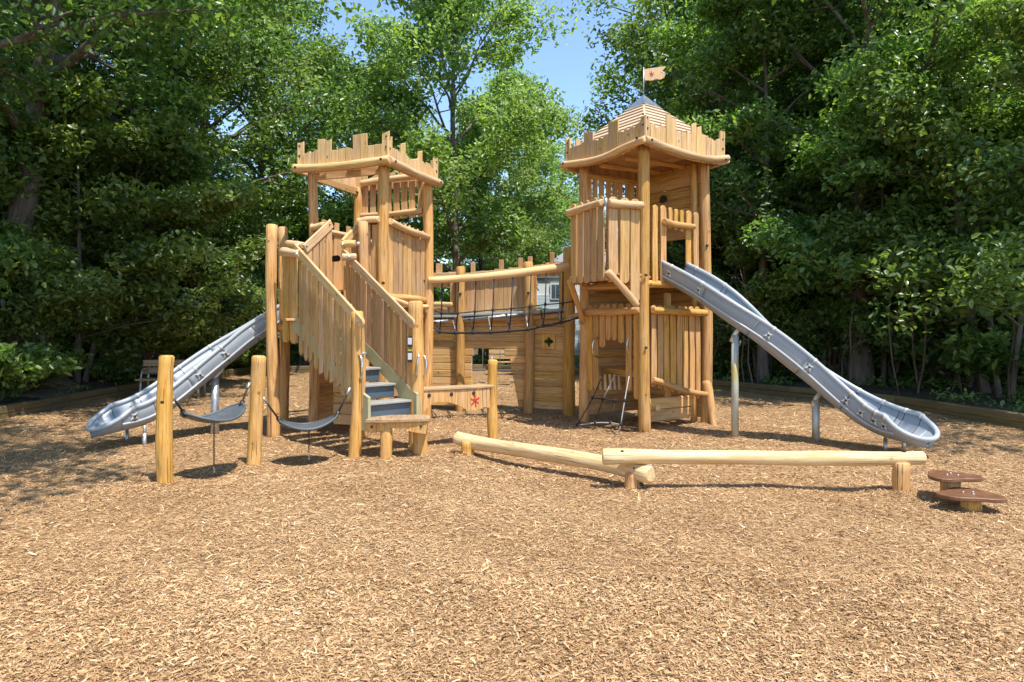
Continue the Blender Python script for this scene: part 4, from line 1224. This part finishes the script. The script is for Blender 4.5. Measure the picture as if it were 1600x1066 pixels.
# ================================================================ BALANCE BEAMS AND STEPPING PODS
b1 = thing('balance_beam', V(.35, 7.7, 0), 'crooked balance beam log lying diagonally with its near end under the long straight log', 'balance beam')
log('beam_log', b1, P(712, 684, 8.75), P(1018, 742, 6.80), .085, .088, MAT['pale_log'], mid=[P(760, 695, 8.5), P(860, 710, 7.75), P(950, 726, 7.2)], seg=18, wob=.05)
log('leg', b1, V(-.555, 8.60, -.1), V(-.55, 8.6, .20), .085, .08, MAT['log'], rings=4)
log('leg', b1, V(1.225, 6.90, -.1), V(1.23, 6.92, .16), .085, .08, MAT['log'], rings=4)
bolt(b1, P(992, 732, 6.87), (0, 0, 1), .022)
bolt(b1, V(1.30, 6.83, .05), (.5, -1, 0), .02)
b2 = thing('balance_beam', V(2.6, 6.85, 0), 'long straight pale balance beam log raised on a post, nearest the stepping pods', 'balance beam')
log('beam_log', b2, P(941, 713.5, 6.90), P(1444, 716, 6.68), .077, .066, MAT['pale_log'], bend=.012, seg=18, rings=26, wob=.05)
log('leg', b2, V(3.79, 6.66, -.12), V(3.80, 6.66, .31), .080, .075, MAT['log'], rings=5, bend=.005)
for px in (972, 1412): 
    q = P(px, 706, 6.85 if px < 1000 else 6.69); bolt(b2, V(q.x, q.y, q.z + .004), (0, 0, 1), .022)
def pod(label, c, ztop, stem, seed, R=.205):
    r = thing('stepping_pod', V(c.x, c.y, 0), label, 'stepping pod', 'brown stepping pods')
    rr = random.Random(seed); ol = []
    for k in range(40):
        a = 2 * math.pi * k / 40
        rad = R * (1 + .16 * math.cos(3 * a + seed) + .04 * math.sin(5 * a))
        ol.append((rad * math.cos(a) * 1.12, rad * math.sin(a) * .92))
    pl = plate('pod_top', r, Matrix.Translation((c.x, c.y, ztop)) @ Matrix.Rotation(math.radians(-90), 4, 'X'), ol, .035, MAT['brown_panel'], .006)
    log('stem', r, V(stem[0], stem[1], -.1), V(stem[0], stem[1], ztop - .02), .085, .08, MAT['log'], rings=3, bend=0)
    for k in range(3):
        a = k * 2.1 + seed
        bolt(r, V(c.x + .05 * math.cos(a), c.y + .05 * math.sin(a), ztop + .02), (0, 0, 1), .011, MAT['steel'])
pod('brown clover-shaped stepping pod on a stump, the farther one near the log beam', P(1487, 745, 6.35), P(1487, 745, 6.35).z, (4.10, 6.38), 1.2)
pod('brown clover-shaped stepping pod on a stump, the nearer and lower of two', P(1515, 774, 6.05), P(1515, 774, 6.05).z, (4.05, 6.02), 2.6, .225)

# ================================================================ BENCHES, SWING, HOUSE BEHIND
def bench(c, ang, label, w=1.6):
    r = thing('park_bench', c, label, 'bench', None, ang)
    M = WM[r]; R3 = M.to_3x3()
    T = lambda x, y, z: M @ V(x, y, z)
    ax = R3 @ V(1, 0, 0)
    for k, z in enumerate((.62, .80)):
        board('back_slat', r, T(-w / 2, .26 + .03 * k, z), R3 @ V(0, .15, 1), .15, w, .04, up=ax, mat=MAT['bench_wood'])
    for k in range(3):
        board('seat_slat', r, T(-w / 2, -.17 + .15 * k, .44), R3 @ V(0, 1, 0), .13, w, .04, up=ax, mat=MAT['bench_wood'])
    for s in (-1, 1):
        x = s * (w / 2 - .12)
        rod('frame', r, [T(x, .34, .82), T(x, .24, .42), T(x, .26, -.05)], .028, MAT['galvanised'], 8)
        rod('frame', r, [T(x, .24, .42), T(x, -.22, .41), T(x, -.24, -.05)], .028, MAT['galvanised'], 8)
        rod('armrest', r, [T(x, .30, .66), T(x, -.12, .66), T(x, -.22, .42)], .022, MAT['galvanised'], 8)
bench(V(-7.95, 16.0, 0), 0.15, 'wooden bench with metal frame in the shade behind the left slide', 1.5)
bench(V(-.28, 24.3, 0), 0.0, 'wooden slatted bench at the back seen through the castle doorway', 1.1)
# bar swing seen through the doorway
sw = thing('swing_set', V(-.5, 19.8, 0), 'small swing with dark flat seat behind the castle, seen through the doorway', 'swing')
log('swing_post', sw, V(-1.75, 20, -.1), V(-1.6, 20, 2.2), .08, .08); log('swing_post', sw, V(.62, 20, -.1), V(.5, 20, 2.2), .08, .08)
log('swing_beam', sw, V(-1.8, 20, 2.17), V(.7, 20, 2.17), .08, .08)
for x in (-1.15, -.85, -.35, -.02):
    rod('swing_chain', sw, [V(x, 20, 2.1), V(x, 19.8, .45)], .012, MAT['rope_grey'], 6)
for x in (-1.0, -.18):
    board('swing_seat', sw, V(x - .24, 19.8, .42), (0, 1, 0), .16, .48, .04, up=(1, 0, 0), mat=MAT['rubber'])

hs = thing('house', V(5, 44, 0), 'pale blue clapboard house with grey shingle roof far behind the castle wall', 'house')
hx0, hx1, hy0, hy1, he = 1.35, 8.5, 40.0, 47.0, 4.8
vs = [V(hx0, hy0, 0), V(hx1, hy0, 0), V(hx1, hy1, 0), V(hx0, hy1, 0), V(hx0, hy0, he), V(hx1, hy0, he), V(hx1, hy1, he), V(hx0, hy1, he)]
wm_ = place('wall', mesh('wall', [v - V(hx0, hy0, 0) for v in vs], [(0, 1, 5, 4), (1, 2, 6, 5), (2, 3, 7, 6), (3, 0, 4, 7), (4, 5, 6, 7)], MAT['white_paint']), hs, Matrix.Translation((hx0, hy0, 0)))
for k in range(18):
    z = .3 + k * .185
    board('clapboard', hs, V(hx0 + .08, hy0 - .03, z + .09), (0, -.1, 1), .18, hx1 - hx0 - .16, .03, up=(1, 0, 0), mat=MAT['siding'], jit=0, bev=.003)
board('corner_board', hs, V(hx0 + .02, hy0 - .05, 0), (1, 0, 0), .2, he, .05, mat=MAT['white_paint'], jit=0)
ap0 = V(hx0 + 1.9, (hy0 + hy1) / 2, 6.5); ap1 = V(hx1 - 2, (hy0 + hy1) / 2, 6.5)
ev = [V(hx0 - .2, hy0 - .12, he - .02), V(hx1 + .4, hy0 - .12, he - .02), V(hx1 + .4, hy1 + .4, he - .02), V(hx0 - .4, hy1 + .4, he - .02)]
rv = [*ev, ap0, ap1] + [e - V(0, 0, .16) for e in ev]
place('roof', mesh('roof', [v - V(hx0, hy0, 0) for v in rv], [(0, 1, 5, 4), (1, 2, 5), (2, 3, 4, 5), (3, 0, 4), (6, 7, 1, 0), (7, 8, 2, 1), (8, 9, 3, 2), (9, 6, 0, 3), (9, 8, 7, 6)], MAT['roof_shingle']), hs, Matrix.Translation((hx0, hy0, 0)))
for x in (2.55, 5.2):
    w_, z0, z1 = .62, 3.35, 4.3
    fr = plate('window', hs, frame((x, hy0 - .06, z0), (1, 0, 0), (0, 0, 1)), [(-w_ / 2, 0), (w_ / 2, 0), (w_ / 2, z1 - z0), (-w_ / 2, z1 - z0)], .08, MAT['white_paint'])
    for i in range(2):
        for j in range(3):
            cx = x - w_ / 2 + .06 + (i + .5) * (w_ - .12) / 2; cz = z0 + .06 + (j + .5) * (z1 - z0 - .12) / 3
            aw, ah = (w_ - .12) / 4 - .012, (z1 - z0 - .12) / 6 - .012
            plate('pane', fr, frame((cx, hy0 - .105, cz), (1, 0, 0), (0, 0, 1)), [(-aw, -ah), (aw, -ah), (aw, ah), (-aw, ah)], .012, MAT['window_glass'], .001)
# ================================================================ TREES
def leaf_mesh(name, centres, radii, n, size, flat, mat, rg, up_bias=.38, sun=.0):
    K = len(centres); per = np.maximum(1, (n * (radii ** 2) / (radii ** 2).sum()).astype(int))
    idx = np.repeat(np.arange(K), per); n = len(idx)
    d = rg.normal(0, 1, (n, 3)); d /= np.linalg.norm(d, axis=1)[:, None] + 1e-9
    r = rg.random(n) ** .45
    c = centres[idx] + d * (r * radii[idx])[:, None] * np.array([1, 1, flat])
    nn = rg.normal(0, .75, (n, 3)) + d * .35; nn[:, 2] = np.abs(nn[:, 2]) + up_bias
    nn /= np.linalg.norm(nn, axis=1)[:, None]
    t = rg.normal(0, 1, (n, 3)); t[:, 2] -= .5
    t -= nn * (t * nn).sum(1)[:, None]; t /= np.linalg.norm(t, axis=1)[:, None] + 1e-9
    b = np.cross(nn, t)
    L = size * rg.uniform(.65, 1.3, n)[:, None]; Wd = L * rg.uniform(.42, .62, n)[:, None]
    v = np.empty((n, 6, 3))
    v[:, 0] = c - t * L * .5
    v[:, 1] = c - t * L * .12 - b * Wd * .5 + nn * L * .08
    v[:, 2] = c + t * L * .28 - b * Wd * .38 + nn * L * .04
    v[:, 3] = c + t * L * .55 - nn * L * .10
    v[:, 4] = c + t * L * .28 + b * Wd * .38 + nn * L * .04
    v[:, 5] = c - t * L * .12 + b * Wd * .5 + nn * L * .08
    base = (np.arange(n) * 6)[:, None]
    q = np.concatenate([base + np.array([[0, 1, 2, 3]]), base + np.array([[0, 3, 4, 5]])], 0)
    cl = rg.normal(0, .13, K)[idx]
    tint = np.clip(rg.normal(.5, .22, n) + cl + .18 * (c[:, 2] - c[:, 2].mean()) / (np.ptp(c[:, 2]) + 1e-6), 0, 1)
    return np_mesh(name, v.reshape(-1, 3), q, mat, np.concatenate([tint, tint]))

def tree_proto(seed, H, cb, R, tr, limbs, n_leaves, leaf, mat, flat=.55, lean=(0, 0), cr=.62, stems=1, prof=.5, subs=5, rise=.45, fork=None):
    rg = np.random.default_rng(seed); rr = random.Random(seed)
    segs = []                                             # (points, radii)
    cen = []; rad = []
    for s_ in range(stems):
        a0 = rr.uniform(0, 6.28); sp = (0 if stems == 1 else H * .22)
        top = V(lean[0] + sp * math.cos(a0), lean[1] + sp * math.sin(a0), H * rr.uniform(.86, .95))
        base = V(.12 * math.cos(a0), .12 * math.sin(a0), -.3) if stems > 1 else V(0, 0, -.3)
        w1 = rr.uniform(0, 6.28); amp = .03 * H
        tp = []
        for i in range(11):
            t = i / 10; p = base.lerp(top, t); k = math.sin(t * 3.1)
            tp.append(p + V(math.sin(t * 5 + w1) - math.sin(w1) * (1 - t), math.cos(t * 4 + w1) - math.cos(w1) * (1 - t), 0) * amp * .5 * t)
        r_ = tr / (1 if stems == 1 else 1.6)
        segs.append((tp, [r_ * (1.25 if i == 0 else 1) * (1 - .9 * (i / 10) ** 1.1) + .012 for i in range(11)]))
        nl = max(3, limbs // stems)
        for k in range(nl):
            u = (k + rr.uniform(.2, .8)) / nl
            h = cb + (H * .97 - cb) * u ** .92
            ti = min(max(h / top.z, 0), .99) * 10; i0 = int(ti); o = tp[i0].lerp(tp[min(i0 + 1, 10)], ti - i0)
            az = k * 2.4 + rr.uniform(-.5, .5) + seed
            pr = (math.sin(math.pi * (.10 + .82 * u) ** .75)) ** .8 if prof == .5 else (1 - u) ** .5 * .9 + .15
            Lb = R * max(.25, pr) * rr.uniform(.75, 1.15)
            el = lerp(rise * .5, rise * 2.2, u) + rr.uniform(-.12, .15)
            dr = V(math.cos(az) * math.cos(el), math.sin(az) * math.cos(el), math.sin(el))
            pts = [o]; 
            for j in range(1, 6):
                dd = (dr + V(rr.uniform(-.22, .22), rr.uniform(-.22, .22), rr.uniform(-.12, .2) - .04 * j)).normalized()
                pts.append(pts[-1] + dd * Lb / 5)
            rb_ = max(.015, r_ * (1 - .85 * u) * .42)
            segs.append((pts, [rb_ * (1 - .85 * j / 5) + .006 for j in range(6)]))
            for m_ in range(subs):
                tt = lerp(.3, .98, (m_ + rr.random()) / subs) * 5; j0 = min(int(tt), 4); so_ = pts[j0].lerp(pts[j0 + 1], tt - j0)
                a2 = az + rr.choice((-1, 1)) * rr.uniform(.4, 1.2); e2 = rr.uniform(-.15, .6)
                Ls = Lb * rr.uniform(.22, .42) + .15
                d2 = V(math.cos(a2) * math.cos(e2), math.sin(a2) * math.cos(e2), math.sin(e2))
                sp_ = [so_, so_ + d2 * Ls * .5 + V(0, 0, rr.uniform(-.05, .1)), so_ + d2 * Ls]
                segs.append((sp_, [rb_ * .35 + .006, rb_ * .2 + .005, .005]))
                for q in (.45, .8, 1.05):
                    c = so_ + d2 * Ls * q + V(rr.uniform(-.2, .2), rr.uniform(-.2, .2), rr.uniform(-.1, .2)) * cr
                    cen.append(c); rad.append(cr * rr.uniform(.55, 1.1))
            cen.append(pts[-1]); rad.append(cr * rr.uniform(.7, 1.1))
        cen.append(tp[-1]); rad.append(cr)
    vs = []; fs = []
    for k, (pts, rads) in enumerate(segs):
        sg = 10 if k == 0 else (6 if rads[0] > .04 else 4)
        a, f = tube_geo(pts, rads, sg, False, 1, .06 if sg > 6 else 0, rr)
        o = len(vs); vs += a; fs += [tuple(i + o for i in q) for q in f]
    wood_me = mesh('trunk', vs, fs, MAT['bark'], True)
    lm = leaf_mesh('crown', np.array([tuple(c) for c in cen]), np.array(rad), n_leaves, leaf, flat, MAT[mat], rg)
    return wood_me, lm

def tree(proto, x, y, sc, rz, label, group=None, name='deciduous_tree', cat='tree', z=None, szf=1.0, crownname='crown', tilt=(0, 0)):
    z = float(hforest(np.array([x]), np.array([y]))[0]) if z is None else z
    if inside_edge([x], [y])[0]: z = 0
    r = thing(name, V(x, y, max(z, 0) - .02), label, cat, group)
    M = Matrix.Translation((x, y, max(z, 0) - .02)) @ Matrix.Rotation(tilt[0], 4, 'X') @ Matrix.Rotation(tilt[1], 4, 'Y') @ Matrix.Rotation(rz, 4, 'Z') @ Matrix.Diagonal((sc, sc, sc * szf, 1))
    place('trunk', proto[0], r, M); place(crownname, proto[1], r, M)
    return r

TP = {
 'oak':    tree_proto(3, 13, 3.2, 5.4, .28, 26, 38000, .155, 'leaf_dark', cr=.78, flat=.85, rise=.6),
 'oak2':   tree_proto(8, 14, 4.2, 5.2, .30, 26, 36000, .155, 'leaf_mid', cr=.78, flat=.85, rise=.65),
 'bright': tree_proto(14, 14, 3.0, 4.3, .17, 30, 46000, .165, 'leaf_bright', cr=.78, flat=.85, rise=.7, subs=5),
 'spray':  tree_proto(21, 6.5, 1.0, 2.9, .10, 22, 36000, .16, 'leaf_mid', cr=.68, flat=.65, rise=.4, prof=1, stems=2),
 'shrub':  tree_proto(33, 2.6, .25, 1.35, .045, 18, 17000, .15, 'leaf_mid', cr=.46, flat=.7, stems=4, rise=.5, subs=4),
 'light': tree_proto(29, 6.8, .5, 2.9, .08, 28, 34000, .14, 'leaf_mid', cr=.66, flat=.7, rise=.5, stems=2),
 'bare':   tree_proto(41, 8, 3.5, 2.6, .09, 16, 9000, .13, 'leaf_mid', cr=.6, flat=.4, rise=.6),
 'slim':   tree_proto(52, 12, 6.0, 3.2, .16, 14, 26000, .15, 'leaf_mid', cr=.8, flat=.5),
}
exec_list = []
def T(k, px, Y, sc, label, **kw):
    x = (px - 800) / F * Y
    return tree(TP[k], x, Y, sc, kw.pop('rz', random.uniform(0, 6.28)), label, **kw)
G1 = 'tall trees round the play area'
G2 = 'understory bushes beyond the timber edging'
# left side
T('oak2', -10, 14.5, 1.05, 'huge leaning tree trunk at the left edge with forked limbs', rz=1.0, tilt=(0, .16), group=G1)
T('oak', 80, 19.0, .95, 'dark oak behind the sandy mound on the left', group=G1, rz=.4)
T('oak', 215, 21.5, 1.05, 'dense dark tree behind the lower end of the left slide', group=G1, rz=2.2)
T('oak2', 315, 25.5, 1.05, 'broad dark tree between the left slide and the left tower', group=G1, rz=4.0)
T('oak', 405, 29.5, 1.1, 'tall dark tree directly behind the left tower', group=G1, rz=5.1)
T('oak', -60, 24, 1.15, 'tall dark tree rising at the far left edge behind the trunk', group=G1)
# centre
T('bright', 716, 28.3, 1.2, 'bright green airy tree standing behind the gap between the towers', group=G1, rz=2.0)
T('bright', 752, 34, .85, 'smaller bright green tree right of the airy tree', group=G1, rz=3.3)
T('oak2', 545, 38, 1.05, 'broad tree in the back row behind the staircase', group=G1, rz=1.1)
T('slim', 640, 38, .80, 'slender tree behind the left tower crown', group=G1)
T('bright', 590, 36, .78, 'bright tree glimpsed through the left tower window', group=G1)
T('oak2', 905, 60, .85, 'distant tree low above the house roof', group=G1)
T('bright', 1010, 37, .62, 'distant pale tree left of the right tower', group=G1)
T('oak2', 760, 50, .62, 'distant round tree in the middle of the treeline', group=G1)
T('bright', 868, 56, .86, 'pale tree behind the roof of the house', group=G1)
T('bright', 795, 51, 1.38, 'tall bright tree far behind the castle wall, left of the house', group=G1, rz=4.4)
T('bright', 830, 60, .75, 'very far tree at the centre of the treeline', group=G1)
# right side
T('oak2', 1128, 26, 1.1, 'tall tree right behind the right tower roof', group=G1, rz=.8)
T('oak', 1220, 22.5, 1.1, 'dark tree behind the start of the right slide', group=G1, rz=1.9)
T('oak2', 1310, 24.5, 1.15, 'tall tree with thick trunk right of the tower', group=G1, rz=3.0)
T('oak', 1345, 17.3, .95, 'dark trunked tree behind the middle of the right slide', group=G1, rz=4.4)
T('oak', 1480, 21, 1.1, 'dark tree beyond the end of the right slide', group=G1, rz=5.4)
T('oak2', 1640, 18, 1.0, 'broad tree at the right edge of the photo', group=G1, rz=.2)
T('oak', 1110, 33, 1.1, 'tall tree in the back row right of the tower', group=G1)
T('oak2', 1250, 35, 1.15, 'far tree in the back row on the right', group=G1)
T('oak', 1420, 32, 1.15, 'far tree at the right in the back row', group=G1)
T('bare', 1540, 14.6, .95, 'thin leaning tree with sparse brown twigs at the right', rz=2.4, tilt=(0, -.18), group=G1)
T('slim', 1192, 18.6, .9, 'slender pale trunk behind the upper right slide', group=G1)
T('slim', 1430, 19.5, .85, 'slender dark trunk right of the slide middle', group=G1)
T('light', 1570, 13.8, 1.0, 'layered light green sapling reaching in from the right edge', group=G2, rz=1.2, name='sapling', cat='sapling')
T('spray', 1380, 17.6, 1.0, 'layered green sapling above the right slide', group=G2, rz=3.2, name='sapling', cat='sapling')
T('spray', 1230, 21.0, 1.0, 'layered sapling behind the upper right slide', group=G2, rz=5.2, name='sapling', cat='sapling')
T('light', 1050, 21.3, .72, 'light green sapling glimpsed through the slide gate of the right tower', group=G2, rz=2.2, name='sapling', cat='sapling')
T('spray', 1325, 19.2, 1.0, 'layered sapling between two dark trunks behind the slide', group=G2, rz=4.1, name='sapling', cat='sapling')
T('spray', 1465, 18.4, .95, 'layered sapling behind the exit of the right slide', group=G2, rz=.9, name='sapling', cat='sapling')
T('spray', 1185, 20.4, .85, 'low layered sapling beside the slender pale trunk', group=G2, rz=2.9, name='sapling', cat='sapling')
T('light', 1500, 16.4, 1.05, 'tall light green sapling in the sun near the right edge', group=G2, rz=4.9, name='sapling', cat='sapling')
T('spray', 1130, 24, .9, 'leafy sapling beside the right tower base', group=G2, rz=.3, name='sapling', cat='sapling')
T('spray', 120, 16.3, .95, 'layered dark sapling spreading over the sandy mound', group=G2, rz=4.3, name='sapling', cat='sapling')
T('spray', 250, 19.5, 1.0, 'layered sapling behind the left bench', group=G2, rz=2.3, name='sapling', cat='sapling')
T('spray', 30, 14.6, .85, 'dark green sapling low at the left edge', group=G2, rz=1.3, name='sapling', cat='sapling')
T('spray', 360, 25.8, 1.1, 'leafy sapling left of the stair landing posts', group=G2, rz=.9, name='sapling', cat='sapling')
T('spray', 470, 28, 1.0, 'leafy sapling behind the staircase', group=G2, rz=3.9, name='sapling', cat='sapling')
T('spray', 600, 29.5, .8, 'leafy sapling glimpsed between the stair pickets', group=G2, rz=1.9, name='sapling', cat='sapling')
for k, (px, Y, sc, lab) in enumerate([
    (15, 13.8, .8, 'low bush at the left edge beside the sandy mound'), (165, 17.2, .95, 'bush right behind the sandy mound'), (215, 18.0, .9, 'light leaved bush beside the left bench'),
    (285, 21.5, 1.1, 'bush behind the left bench'), (340, 24, 1.1, 'bush in the shade above the left slide'), (400, 27.5, 1.1, 'bush left of the stair landing at the back edging'),
    (480, 28.2, 1.0, 'bush at the back edging behind the staircase'), (700, 28.6, .9, 'bush behind the castle wall on its left half'), (765, 28.8, 1.0, 'bush seen through the castle doorway'),
    (1110, 21.0, 1.0, 'bush right of the right tower base'), (1200, 20.5, .7, 'low bush behind the first slide support'), (1060, 25, 1.1, 'bush behind the right tower'),
    (1535, 15.2, 1.2, 'bush under the sunlit sapling near the right edge'), (1475, 16.6, 1.2, 'bush behind the timber edging past the slide exit'), (1405, 17.6, 1.1, 'bush behind the timber edging above the slide exit'), (857, 27.2, .72, 'bush behind the castle wall on its right half'), (790, 34, .8, 'bush at the back left of the house'), (640, 30, 1.1, 'bush behind the left tower base'), (-60, 12.8, 1.0, 'bush just outside the left edge'),
    (1590, 19, .8, 'bush in the light at the right edge'), (1290, 26, 1.2, 'dark bush deep between the right trunks'), (1440, 27, 1.2, 'dark bush deep behind the slide exit'), (80, 22, 1.4, 'tall bush deep in the left wood')]):
    T('shrub', px, Y, sc, lab, group=G2, name='bush', cat='bush', crownname='foliage', rz=k * 1.3)
# overhanging tree just outside the frame whose shade falls across the left foreground
tree(TP['oak2'], -6.7, 3.4, .95, 2.0, 'broad tree just outside the left edge that shades the mulch', G1)
tree(TP['oak'], -9.8, 9.2, .95, .5, 'broad tree outside the left edge beside the timber edging', G1)
tree(TP['oak'], 13.6, 8.5, .9, 3.5, 'broad tree outside the right edge beside the timber edging', G1)

# far woodland that reads as one mass
rgf = np.random.default_rng(77)
def wood_mass(n, x0, x1, y0, y1, h, seed, gap=None):
    rg = np.random.default_rng(seed)
    c = np.stack([rg.uniform(x0, x1, n), rg.uniform(y0, y1, n), rg.random(n) ** .8 * h], 1)
    if gap: c = c[~gap(c)]
    return c
cs = []
cs.append(wood_mass(420, -46, -4, 36, 52, 8.5, 1)); cs.append(wood_mass(420, 9, 60, 34, 52, 9, 2)); cs.append(wood_mass(260, -8, 14, 56, 66, 7.5, 3))
cs.append(wood_mass(160, -40, -13, 14, 36, 6, 4)); cs.append(wood_mass(200, 14, 44, 20, 36, 8, 5))
cs = np.concatenate(cs)
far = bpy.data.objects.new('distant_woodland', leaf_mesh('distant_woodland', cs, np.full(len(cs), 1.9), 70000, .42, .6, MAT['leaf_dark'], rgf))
C.objects.link(far); props(far, 'dark mass of distant woodland foliage behind all the trees', 'woodland', kind='stuff')

# thin trunks and twigs of the undergrowth
def sapling_stems(parent_label, pts, seed):
    rr = random.Random(seed)
    vs = []; fs = []
    for (x, y) in pts:
        h = rr.uniform(1.5, 4.5); a = rr.uniform(0, 6.28); l_ = rr.uniform(0, .35) * h
        p = [V(x + l_ * t * math.cos(a) + .08 * math.sin(t * 7 + a), y + l_ * t * math.sin(a), h * t + float(0)) for t in (0, .25, .5, .75, 1)]
        A, f = tube_geo(p, [rr.uniform(.012, .03) * (1 - .6 * t) for t in (0, .25, .5, .75, 1)], 5, False)
        o = len(vs); vs += A; fs += [tuple(i + o for i in q) for q in f]
        for k in range(5):
            t = rr.uniform(.3, .9); i0 = int(t * 4); q0 = p[i0].lerp(p[i0 + 1], t * 4 - i0); b2 = rr.uniform(0, 6.28); L2 = rr.uniform(.3, 1.0)
            A, f = tube_geo([q0, q0 + V(math.cos(b2) * .5, math.sin(b2) * .5, .4) * L2, q0 + V(math.cos(b2 + .3), math.sin(b2 + .3), .6) * L2], [.009, .006, .003], 4, False)
            o = len(vs); vs += A; fs += [tuple(i + o for i in q) for q in f]
    ob = bpy.data.objects.new('undergrowth_twigs', mesh('undergrowth_twigs', vs, fs, MAT['twig_bark'])); C.objects.link(ob)
    props(ob, parent_label, 'undergrowth', kind='stuff')
rr = random.Random(5)
pts = []
while len(pts) < 140:
    x = rr.uniform(5, 18); y = rr.uniform(13, 26)
    if not inside_edge([x], [y])[0]: pts.append((x, y))
sapling_stems('tangle of thin bare stems in the shade beyond the right slide', pts, 3)
pts = []
while len(pts) < 90:
    x = rr.uniform(-17, -10); y = rr.uniform(13, 28)
    if not inside_edge([x], [y])[0]: pts.append((x, y))
sapling_stems('tangle of thin bare stems in the shade on the left', pts, 4)
# low ground cover leaves beyond the edging
K = 420
xy = []
while len(xy) < K:
    x = rr.uniform(-16, 18); y = rr.uniform(11, 32)
    if not inside_edge([x], [y])[0] and float(dist_edge(np.array([x]), np.array([y]))[0]) > .35 and not (abs(x + 11.5) < 1.6 and abs(y - 14.6) < 2.5): xy.append((x, y))
c = np.array([(x, y, float(hforest(np.array([x]), np.array([y]))[0]) + .12) for x, y in xy])
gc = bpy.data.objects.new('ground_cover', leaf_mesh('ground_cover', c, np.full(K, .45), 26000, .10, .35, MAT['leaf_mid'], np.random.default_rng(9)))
C.objects.link(gc); props(gc, 'low green ground cover plants beyond the timber edging', 'ground cover', kind='stuff')
